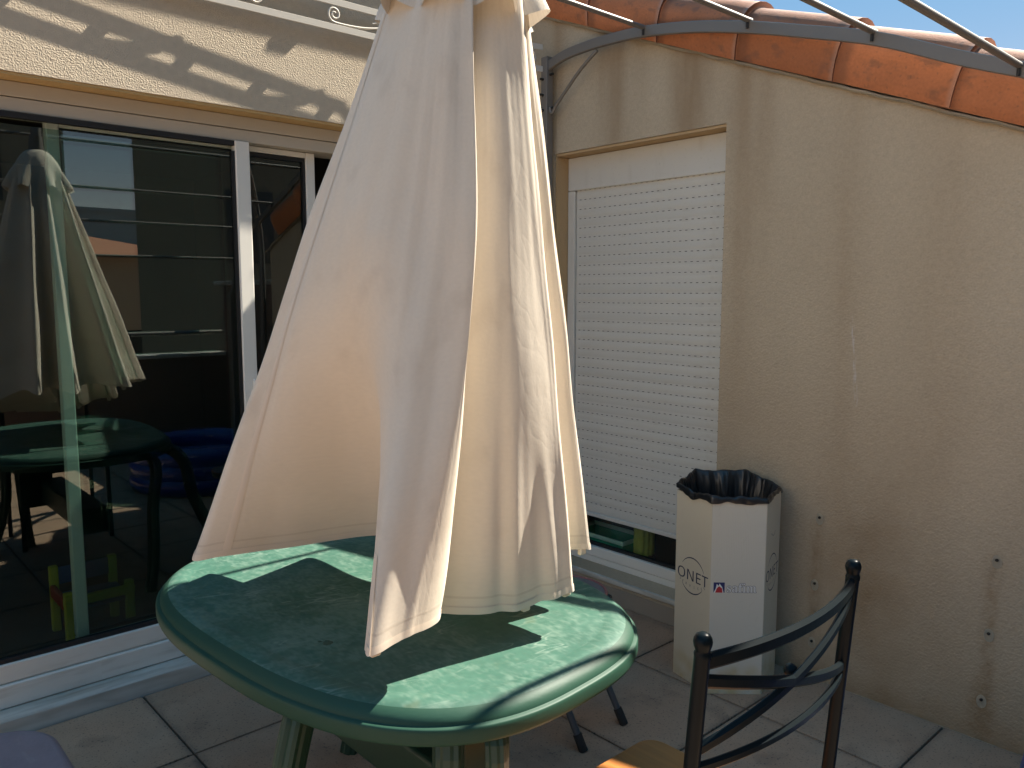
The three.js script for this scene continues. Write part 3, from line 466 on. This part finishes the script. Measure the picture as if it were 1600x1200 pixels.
  L([[-1.50, 0.69, 0.92], [-1.47, 0.6, 0.86], [-1.49, 0.4, 0.86], [-1.50, 0.18, 0.85], [-1.53, 0, 0.83]], 0.055, 0.05, V(0.8, 0.1, -0.6));
  part('stretcher', [box(-0.16, 0.00, 0.28, 0.66, 0.40, 0.425, 0.006), box(-0.06, 0.06, 0.3, 0.42, -0.4, 0.46, 0.012)].map((q) => q), M.greenLeg, tb);
}

// ---------------------------------------------------------------- metal chair with wooden seat
{
  const ch = thing('dining_chair', 'black iron chair with ball finials and crossed back bars, orange wooden seat', 'chair', [-1.62, 0, 2.1]);
  M.iron = std({ color: rgb(0.012, 0.014, 0.018), roughness: 0.28, metalness: 0.0, bumpMap: grime, bumpScale: 0.0003 });
  M.iron = phy({ color: rgb(0.005, 0.009, 0.011), roughness: 0.33, specularIntensity: 0.24 });
  M.seatWood = std({ map: colorTex(512, 512, (u, v) => { const x = u, y = v; const ring = Math.sin((x * 26 + 3 * fbm(x * 3, y * 0.8, 2)) * 3) * 0.5 + 0.5, gr = fbm(x * 60, y * 3, 4); const m = 1 + 0.25 * gr + 0.12 * (ring - 0.5) + 0.15 * fbm(x * 4, y * 2, 9); return [0.42 * m, 0.155 * m, 0.036 * m]; }, [2.2, 2.2]), roughness: 0.42, bumpMap: grime, bumpScale: 0.0004 });
  const xl = -1.845 + 1.62, xr = -1.397 + 1.62;
  const backZ = (y) => 0.222 - 0.10 * (0.94 - y) * (y > 0.45 ? 1 : 1) * 0.75;
  for (const x of [xl, xr]) {
    part('back_post', rod([x, 0, 0.185], [x, 0.45, backZ(0.45)], 0.0115, 14), M.iron, ch);
    part('back_post', rod([x, 0.448, backZ(0.45)], [x, 0.935, backZ(0.935)], 0.0115, 14), M.iron, ch);
    const f = part('finial', new THREE.LatheGeometry([[0, 0.0275], [0.005, 0.027], [0.0095, 0.0245], [0.0125, 0.0195], [0.0135, 0.0145], [0.0127, 0.0095], [0.0108, 0.004], [0.0104, 0.0005], [0.0122, -0.002], [0.0118, -0.008]].reverse().map(([r, y]) => new THREE.Vector2(r, y)), 24), M.iron, ch); f.position.set(x, 0.936, backZ(0.936));
    part('front_leg', rod([x, 0, -0.19], [x, 0.43, -0.17], 0.0125, 14), M.iron, ch);
    part('seat_rail', rod([x, 0.425, backZ(0.43)], [x, 0.425, -0.17], 0.010, 10), M.iron, ch);
  }
  part('seat_rail', rod([xl, 0.425, -0.17], [xr, 0.425, -0.17], 0.010, 10), M.iron, ch);
  const bar = (ya, yb, sag, w, h, name) => { const p = []; for (let k = 0; k <= 28; k++) { const t = k / 28; const e = 4 * t * (1 - t); const y = lerp(ya, yb, t) - sag * e; p.push(V(lerp(xl, xr, t), y, backZ(y) + 0.036 * e)); } return part(name, sweep(p, rectProfile(w, h, 0.4), V(0, 1, 0), true, false), M.iron, ch); };
  bar(0.920, 0.920, 0.0, 0.013, 0.025, 'top_rail');
  bar(0.893, 0.768, 0.0, 0.011, 0.020, 'cross_bar');
  bar(0.785, 0.905, 0.0, 0.011, 0.019, 'cross_bar');
  bar(0.758, 0.755, 0.0, 0.011, 0.017, 'lower_rail');
  const kn = part('boss', new THREE.SphereGeometry(0.011, 16, 12), M.iron, ch); kn.position.set((xl + xr) / 2 - 0.005, 0.842, backZ(0.84) + 0.02);
  const sg = new RoundedBoxGeometry(xr - xl - 0.006, 0.022, 0.40, 4, 0.010); metreUV(sg);
  const sh = new THREE.Shape(); const w2 = (xr - xl) / 2 - 0.004, d2 = 0.205, rc = 0.045; sh.moveTo(-w2 + rc, -d2); sh.lineTo(w2 - rc, -d2); sh.quadraticCurveTo(w2, -d2, w2, -d2 + rc); sh.lineTo(w2, d2 - 0.02); sh.lineTo(-w2, d2 - 0.02); sh.lineTo(-w2, -d2 + rc); sh.quadraticCurveTo(-w2, -d2, -w2 + rc, -d2);
  const eg = new THREE.ExtrudeGeometry(sh, { depth: 0.014, bevelEnabled: true, bevelThickness: 0.005, bevelSize: 0.005, bevelSegments: 3, curveSegments: 8 }); eg.rotateX(Math.PI / 2);
  const st = part('seat', eg, M.seatWood, ch); st.position.set(0, 0.452, 0);
}

// ---------------------------------------------------------------- cardboard bin with liner
{
  const cx = -0.212, cz = 1.322, R = 0.19, H = 0.705;
  const bin = thing('cardboard_bin', 'tall hexagonal white cardboard bin with printed logos and black liner', 'bin', [cx, 0, cz]);
  const ang = (k) => { const [x, z] = [[-0.349, 1.188], [-0.395, 1.37], [-0.259, 1.505], [-0.075, 1.456]][0]; return Math.atan2(z - cz, x - cx) - k * Math.PI / 3; };
  const vx = (k, r = R) => V(r * Math.cos(ang(k)), 0, r * Math.sin(ang(k)));
  const card = (kind) => {
    const w = 512, h = 1900, c = document.createElement('canvas'); c.width = w; c.height = h; const x = c.getContext('2d'), px = (m) => m / 0.19 * w; // 0.19 m wide, 0.705 m high
    x.fillStyle = kind === 1 ? '#cfc9bb' : '#cfc7b3'; x.fillRect(0, 0, w, h);
    for (let k = 0; k < 900; k++) { x.fillStyle = `rgba(${120 + 60 * rnd() | 0},${105 + 50 * rnd() | 0},80,${0.015 + 0.02 * rnd()})`; x.fillRect(rnd() * w, rnd() * h, 4 + rnd() * 90, 1 + rnd() * 3); }
    for (let k = 0; k < 60; k++) { const yy = h - Math.pow(rnd(), 2) * 260, xx = rnd() * w, r = 20 + rnd() * 90, g = x.createRadialGradient(xx, yy, 0, xx, yy, r); g.addColorStop(0, 'rgba(170,140,70,0.10)'); g.addColorStop(1, 'rgba(170,140,70,0)'); x.fillStyle = g; x.fillRect(xx - r, yy - r, 2 * r, 2 * r); }
    for (let k = 0; k < 26; k++) { x.strokeStyle = `rgba(110,95,70,${0.05 + 0.12 * rnd()})`; x.lineWidth = 1 + 2 * rnd(); const a = rnd() * w, b = rnd() * h; x.beginPath(); x.moveTo(a, b); x.lineTo(a + (rnd() - 0.5) * 120, b + (rnd() - 0.3) * 160); x.stroke(); }
    x.strokeStyle = 'rgba(140,120,90,0.35)'; x.lineWidth = 3; x.strokeRect(1, 1, w - 2, h - 2);
    const Y = (m) => h - px(m);
    if (kind === 1) { // square mark and outlined word
      const s = px(0.037), x0 = px(0.012), y0 = Y(0.394) - s / 2; x.fillStyle = '#232c63'; x.fillRect(x0, y0, s * 1.05, s);
      x.fillStyle = '#e9e6df'; x.beginPath(); x.moveTo(x0 + s * 0.02, y0 + s); x.lineTo(x0 + s * 0.20, y0 + s * 0.62); x.lineTo(x0 + s * 0.30, y0 + s * 0.14); x.lineTo(x0 + s * 0.48, y0 + s * 0.34); x.lineTo(x0 + s * 0.56, y0 + s * 0.10); x.lineTo(x0 + s * 0.82, y0 + s * 0.45); x.lineTo(x0 + s * 0.96, y0 + s); x.closePath(); x.fill();
      x.fillStyle = '#b32a34'; x.beginPath(); x.moveTo(x0 + s * 0.16, y0 + s); x.lineTo(x0 + s * 0.30, y0 + s * 0.60); x.lineTo(x0 + s * 0.52, y0 + s * 0.36); x.lineTo(x0 + s * 0.80, y0 + s * 0.58); x.lineTo(x0 + s * 0.86, y0 + s); x.closePath(); x.fill();
      x.font = 'bold 116px serif'; x.lineWidth = 6.5; x.strokeStyle = '#3c3c46'; x.textBaseline = 'alphabetic'; x.lineJoin = 'round';
      const word = 'safim', tw = x.measureText(word).width, target = px(0.105); x.save(); x.translate(x0 + s * 1.22, y0 + s * 0.97); x.scale(target / tw, 1); x.strokeText(word, 0, 0); x.fillStyle = '#d7d5d2'; x.fillText(word, 0, 0); x.restore();
    } else if (kind === 2 || kind === 0) { // broken ring with a word across
      const yc = Y(kind === 0 ? 0.405 : 0.425), xc = w * 0.5, r = px(0.066); x.strokeStyle = '#1c2340'; x.lineCap = 'round';
      const taper = (a0, a1, w0, w1) => { for (let k = 0; k < 60; k++) { const t = k / 60, a = lerp(a0, a1, t); x.lineWidth = lerp(w0, w1, Math.sin(Math.PI * t)); x.beginPath(); x.arc(xc, yc, r, a, lerp(a0, a1, (k + 1.3) / 60)); x.stroke(); } };
      taper(-2.55, -0.42, 3, 11); taper(0.62, 2.5, 3, 12);
      x.fillStyle = '#1c2340'; x.textAlign = 'left'; x.font = '148px sans-serif'; x.lineWidth = 2.5; const tw = x.measureText('ONET').width; x.save(); x.translate(xc - px(0.084), yc + 54); x.scale(px(0.168) / tw, 1); x.fillText('ONET', 0, 0); x.restore();
      x.font = '34px sans-serif'; x.textAlign = 'center'; const sub = 'SERVICES'; for (let k = 0; k < 8; k++) { const a = lerp(2.62, 0.52, k / 7); x.save(); x.translate(xc + Math.cos(a) * r * 1.16, yc + 44 + Math.sin(a) * r * 0.42); x.rotate((a - Math.PI / 2) * 0.45); x.fillText(sub[k], 0, 0); x.restore(); }
      if (kind === 2) { x.strokeStyle = '#3a3f55'; x.lineWidth = 5; x.beginPath(); x.arc(xc + 10, Y(0.565) - 60, 74, 0.6, 2.3); x.stroke(); x.beginPath(); x.arc(xc - 60, Y(0.57), 6, 0, 7); x.stroke(); }
    }
    const t = new THREE.CanvasTexture(c); t.colorSpace = THREE.SRGBColorSpace; t.anisotropy = 8; return t;
  };
  const cb = greyTex(256, 256, wrapN((u, v) => 0.5 + 0.3 * fbm(u * 5, v * 5, 3) + 0.08 * Math.sin(u * 256 * 0.8)), [1, 3]);
  const mats = [0, 1, 2].map((k) => std({ map: card(k), roughness: 0.62, bumpMap: cb, bumpScale: 0.0012 })); const plain = std({ map: card(5), roughness: 0.65, bumpMap: cb, bumpScale: 0.0012 });
  for (let k = 0; k < 6; k++) {
    const a = vx(k), b = vx(k + 1), w = a.distanceTo(b), g = new RoundedBoxGeometry(w - 0.001, H, 0.005, 2, 0.002), p = g.attributes.position, u = g.attributes.uv;
    for (let i = 0; i < p.count; i++) u.setXY(i, p.getX(i) / w + 0.5, p.getY(i) / H + 0.5);
    const m = part('panel', g, k < 3 ? mats[k] : plain, bin); const mid = a.clone().add(b).multiplyScalar(0.5); const out = mid.clone().normalize();
    m.position.set(mid.x - out.x * 0.0025, H / 2, mid.z - out.z * 0.0025); m.rotation.y = Math.atan2(out.x, out.z);
  }
  // liner: comes up out of the box, folds over the edge, crumpled
  const prof = [[0.72, 0.36], [0.80, 0.50], [0.85, 0.58], [0.89, 0.64], [0.92, 0.680], [0.945, 0.702], [0.965, 0.716], [0.985, 0.721], [1.005, 0.718], [1.012, 0.712], [1.014, 0.708]];
  const NU = 240, pos = [], idx = [];
  prof.forEach(([f, y], j) => { for (let i = 0; i <= NU; i++) { const a = i / NU * 2 * Math.PI, rel = ((a - ang(0)) % (Math.PI / 3) + Math.PI / 3) % (Math.PI / 3) - Math.PI / 6; const hex = R * Math.cos(Math.PI / 6) / Math.cos(rel); const ca = Math.cos(a), sa = Math.sin(a);
    const back = smooth(-0.5, 0.9, Math.cos(a + 0.95)), inner = smooth(8, 3, j);
    const fold = perlin.noise(ca * 3 + 4, sa * 3, j * 0.16) * 0.02 + (0.5 - Math.abs(perlin.noise(ca * 6, sa * 6, j * 0.3 + 5))) * 0.016 + perlin.noise(ca * 15, sa * 15, j * 0.6) * 0.006;
    const r = lerp(hex, R * 0.94, 0.35 * inner) * f - inner * Math.abs(fold) * 1.2 + (1 - inner) * 0.003 * (1 + perlin.noise(ca * 8, sa * 8, j * 0.4));
    const lift = smooth(2, 6, j) * (0.022 * back + 0.012 * perlin.noise(ca * 2.2, sa * 2.2, 1) + 0.006 * perlin.noise(ca * 6, sa * 6, 2)), drop = j > 7 ? (j - 7) * (0.010 * clamp(perlin.noise(ca * 2.5 + 2, sa * 2.5, 7) + 0.25)) : 0;
    pos.push(r * ca, y + lift * (j > 8 ? 0.55 : 1) - drop, r * sa); } });
  const W = NU + 1; for (let j = 0; j < prof.length - 1; j++) for (let i = 0; i < NU; i++) { const a = j * W + i, b = a + 1, c = a + W, d = c + 1; idx.push(a, b, c, b, d, c); }
  for (let i = 1; i < NU - 1; i++) idx.push(0, i, i + 1);
  const g = new THREE.BufferGeometry(); g.setAttribute('position', new THREE.Float32BufferAttribute(pos, 3)); g.setIndex(idx); g.computeVertexNormals();
  part('bin_liner', g, phy({ color: rgb(0.008, 0.009, 0.011), roughness: 0.38, side: THREE.DoubleSide, clearcoat: 0.25, clearcoatRoughness: 0.3 }), bin, 'black plastic liner folded over the rim');
}

// ---------------------------------------------------------------- lilac child stool, folding stool, pool, room things
{
  const st = thing('step_stool', 'lilac plastic stool with rounded top near the door threshold', 'stool', [-2.575, 0, 1.16]);
  const mat = std({ map: colorTex(512, 512, (u, v) => { const m = 1 + 0.18 * fbm(u * 6, v * 6, 2) + 0.06 * N(u * 90, v * 90); const sc = smooth(0.1, 0.4, fbm(u * 24, v * 8, 5)) * 0.3; return [lerp(0.27, 0.36, sc) * m, lerp(0.195, 0.29, sc) * m, lerp(0.21, 0.28, sc) * m]; }, [2, 2]), roughness: 0.5, bumpMap: grime, bumpScale: 0.0008 });
  const sh = new THREE.Shape(), a = 0.185, r = 0.10; sh.moveTo(-a + r, -a); sh.lineTo(a - r, -a); sh.absarc(a - r, -a + r, r, -Math.PI / 2, 0); sh.lineTo(a, a - r); sh.absarc(a - r, a - r, r, 0, Math.PI / 2); sh.lineTo(-a + r, a); sh.absarc(-a + r, a - r, r, Math.PI / 2, Math.PI); sh.lineTo(-a, -a + r); sh.absarc(-a + r, -a + r, r, Math.PI, 1.5 * Math.PI);
  const g = new THREE.ExtrudeGeometry(sh, { depth: 0.03, bevelEnabled: true, bevelThickness: 0.018, bevelSize: 0.020, bevelSegments: 6, curveSegments: 14 }); g.rotateX(Math.PI / 2);
  part('seat', g, mat, st).position.y = 0.462;
  for (const [x, z] of [[-1, -1], [1, -1], [-1, 1], [1, 1]]) part('leg', sweep([V(x * 0.15, 0.42, z * 0.15), V(x * 0.18, 0, z * 0.18)], rectProfile(0.055, 0.055, 0.4), V(1, 0, 0), true, false), mat, st);
}
{
  const fs = thing('folding_stool', 'round folding stool with grey metal legs and black feet behind the table', 'stool', [-0.92, 0, 1.2]);
  const m = std({ color: rgb(0.075, 0.085, 0.095), roughness: 0.4, metalness: 0.2, bumpMap: grime, bumpScale: 0.0003 });
  const L = (x0, z0, x1, z1, cross) => { const l = part('leg', sweep([V(x0, 0.03, z0), V(x1, 0.43, z1)], ovalProfile(0.024, 0.020, 12), V(0, 0, 1), true, true), m, fs); part('foot', sweep([V(x0 - (x1 - x0) * 0.075, 0.0, z0 - (z1 - z0) * 0.075), V(x0 + (x1 - x0) * 0.05, 0.05, z0 + (z1 - z0) * 0.05)], ovalProfile(0.030, 0.026, 12), V(0, 0, 1), true, true), M.dark, l); };
  // near pair of feet seen right of the table, the other pair behind
  L(-0.072, 0.11, -0.118, -0.08); L(0.143, 0.092, 0.085, -0.10); L(-0.17, -0.22, -0.03, 0.06); L(0.06, -0.24, 0.13, 0.05);
  part('crossbar', rod([-0.083, 0.135, 0.065], [0.125, 0.135, 0.052], 0.009, 10), m, fs); part('crossbar', rod([-0.135, 0.13, -0.15], [0.077, 0.13, -0.17], 0.009, 10), m, fs);
  part('seat', new THREE.CylinderGeometry(0.145, 0.145, 0.03, 40).translate(-0.005, 0.442, -0.04), std({ color: rgb(0.10, 0.10, 0.11), roughness: 0.6 }), fs);
  part('seat_piping', new THREE.TorusGeometry(0.146, 0.005, 8, 48).rotateX(Math.PI / 2).translate(-0.005, 0.456, -0.04), std({ color: rgb(0.20, 0.08, 0.08), roughness: 0.6 }), fs);
}
{
  const pl = thing('paddling_pool', 'blue inflatable paddling pool at the end of the side wall', 'paddling pool', [-0.46, 0, 2.895]);
  const m = phy({ color: rgb(0.010, 0.045, 0.26), roughness: 0.3, clearcoat: 0.3 });
  for (let k = 0; k < 3; k++) part('ring', new THREE.TorusGeometry(0.445, 0.075, 16, 64).rotateX(Math.PI / 2).translate(0, 0.07 + k * 0.098, 0), m, pl);
  part('pool_floor', new THREE.CylinderGeometry(0.42, 0.42, 0.01, 40).translate(0, 0.012, 0), m, pl);
}
{
  const c = thing('toy_chair', 'small yellow and blue child chair standing inside behind the glass door', 'chair', [-1.9, 0.06, -0.52]);
  const y = std({ color: rgb(0.62, 0.50, 0.03), roughness: 0.5 }), b = std({ color: rgb(0.04, 0.10, 0.25), roughness: 0.5 });
  for (const [x, z] of [[-0.11, 0.1], [0.11, 0.1], [-0.11, -0.12], [0.11, -0.12]]) part('leg', box(x - 0.016, x + 0.016, 0, z < 0 ? 0.27 : 0.22, z - 0.016, z + 0.016, 0.006), y, c);
  part('seat', box(-0.12, 0.12, 0.14, 0.155, -0.12, 0.1, 0.005), b, c); part('backrest', box(-0.1, 0.1, 0.19, 0.26, -0.13, -0.115, 0.005), b, c);
  part('armrest', box(-0.128, 0.128, 0.165, 0.2, 0.09, 0.118, 0.006), y, c);
  part('side_bar', box(-0.13, -0.11, 0.15, 0.20, -0.10, 0.085, 0.006), std({ color: rgb(0.45, 0.05, 0.02), roughness: 0.5 }), c);
}
{
  const t = thing('plastic_tub', 'dark green plastic tub with pale rim behind the window under the shutter', 'tub', [0.255, 0.10, 0.34]);
  const gm = std({ color: rgb(0.03, 0.36, 0.22), roughness: 0.4 });
  part('tub_body', [box(-0.09, 0.09, 0, 0.115, -0.17, -0.165), box(-0.09, 0.09, 0, 0.115, 0.165, 0.17), box(-0.09, -0.085, 0.0, 0.115, -0.165, 0.165), box(0.085, 0.09, 0, 0.115, -0.165, 0.165), box(-0.085, 0.085, 0, 0.006, -0.165, 0.165)], gm, t);
  part('rim', [box(-0.096, -0.084, 0.116, 0.136, -0.177, 0.177, 0.004), box(0.084, 0.096, 0.116, 0.136, -0.177, 0.177, 0.004), box(-0.084, 0.084, 0.116, 0.136, -0.177, -0.165, 0.004), box(-0.084, 0.084, 0.116, 0.136, 0.165, 0.177, 0.004)], std({ color: rgb(0.55, 0.75, 0.68), roughness: 0.5 }), t);
  const k = thing('cactus', 'small ribbed cactus in a pot beside the green tub behind the window', 'cactus', [0.245, 0.10, 0.575]);
  const ribs = []; for (let i = 0; i < 48; i++) { const a = i / 48 * 2 * Math.PI; ribs.push([a, 0.045 + 0.006 * Math.cos(a * 12)]); }
  const pos = [], idx = []; for (let j = 0; j <= 14; j++) { const t2 = j / 14, s = t2 < 0.8 ? 1 : Math.sqrt(Math.max(0, 1 - Math.pow((t2 - 0.8) / 0.2, 2))) ; for (const [a, r] of ribs) pos.push(r * s * Math.cos(a), 0.06 + 0.19 * t2, r * s * Math.sin(a)); } for (let j = 0; j < 14; j++) for (let i = 0; i < 48; i++) { const a = j * 48 + i, b = j * 48 + (i + 1) % 48; idx.push(a, a + 48, b, b, a + 48, b + 48); }
  const g = new THREE.BufferGeometry(); g.setAttribute('position', new THREE.Float32BufferAttribute(pos, 3)); g.setIndex(idx); g.computeVertexNormals();
  part('stem', g, std({ color: rgb(0.42, 0.45, 0.10), roughness: 0.7 }), k); part('pot', new THREE.CylinderGeometry(0.055, 0.045, 0.08, 24).translate(0, 0.04, 0), std({ color: rgb(0.25, 0.11, 0.06), roughness: 0.8 }), k);
}

// ---------------------------------------------------------------- what the glass mirrors: parapet, railing, the town behind
{
  const para = thing('parapet', 'low brown terrace parapet topped by a dark handrail, mirrored in the glass', 'parapet');
  part('wall', [box(-6.2, 0.52, -0.28, 0.84, 4.4, 4.55), box(0.36, 0.52, -0.28, 1.5, 2.505, 4.395), box(-6.36, -6.2, -0.28, 0.84, 0.0, 4.55)], std({ color: rgb(0.17, 0.115, 0.085), roughness: 0.95, bumpMap: plasterFine, bumpScale: 0.003 }), para);
  part('coping', [box(-6.2, 0.355, 0.841, 0.875, 4.38, 4.57, 0.005), box(0.34, 0.54, 1.501, 1.54, 2.51, 4.57, 0.005)], M.marble, para);
  const hr = part('handrail', [rod([-6.2, 1.06, 4.47], [0.36, 1.06, 4.47], 0.022)], M.metal, para);
  for (let x = -6; x <= 0.3; x += 1.1) part('baluster', rod([x, 0.87, 4.47], [x, 1.05, 4.47], 0.012, 8), M.metal, para);
  const g = structure('street_ground', 'street level far below the terrace');
  part('ground_sheet', box(-400, 400, -9.2, -9, -400, 400), std({ color: rgb(0.2, 0.18, 0.15), roughness: 1 }), g);
  const hazeWall = std({ color: rgb(0.30, 0.31, 0.33), roughness: 0.95 }), darkwall = std({ color: rgb(0.22, 0.18, 0.13), roughness: 0.95 }), bwall = std({ color: rgb(0.26, 0.22, 0.16), roughness: 0.95 }), pinkwall = std({ color: rgb(0.52, 0.36, 0.27), roughness: 0.95 }), roofm = std({ color: rgb(0.42, 0.17, 0.10), roughness: 0.9 }), win = std({ color: rgb(0.03, 0.035, 0.04), roughness: 0.15 });  // the far building gets distance haze painted into its grey
  const block = (label, x0, x1, z0, z1, h, wall, roof, cols, rows, y0, dy) => {
    const b = thing('apartment_building', label, 'building', [(x0 + x1) / 2, -9, (z0 + z1) / 2]); const w = (x1 - x0) / 2, d = (z1 - z0) / 2;
    part('wall', box(-w, w, 0, h + 9, -d, d), wall, b);
    if (roof) { const c = new THREE.CylinderGeometry(0.01, Math.SQRT2, 1, 4, 1).rotateY(Math.PI / 4).toNonIndexed(); c.computeVertexNormals(); const r = part('roof', c, roofm, b); r.scale.set(w + 0.4, 1.6, d + 0.4); r.position.y = h + 9 + 0.8; } else part('cornice', box(-w - 0.15, w + 0.15, h + 9, h + 9.25, -d - 0.15, d + 0.15), wall, b);
    for (let i = 0; i < cols; i++) for (let j = 0; j < rows; j++) { const x = -w + (i + 0.5) * 2 * w / cols, y = y0 + 9 + j * dy; part('window', box(x - 0.45, x + 0.45, y, y + 1.35, -d - 0.02, -d + 0.1), win, b); }
    return b;
  };
  const tall = block('tall plain beige apartment block with few windows mirrored in the glass door', 2.1, 18, 12.2, 22, 16, darkwall, false, 4, 6, -7, 3);
  { const th = 0.309, w = 7.95, d = 4.9; tall.rotation.y = th; tall.position.set(2.05 + w * Math.cos(th) + d * Math.sin(th), -9, 12.2 - w * Math.sin(th) + d * Math.cos(th)); }
  block('beige block with tiled roof standing left in the door reflection', -16, 1.15, 13, 24, 7, bwall, false, 6, 4, -6, 3);
  block('distant pink house under a low red tiled roof in the reflection', -2, 12, 34, 44, 3.0, pinkwall, true, 6, 3, -7.5, 3);
  block('far haze-tinted building with flat top on the skyline in the reflection', 5, 20, 60, 70, 7.3, hazeWall, false, 7, 4, -6, 3);
}

renderer.render(scene, camera);
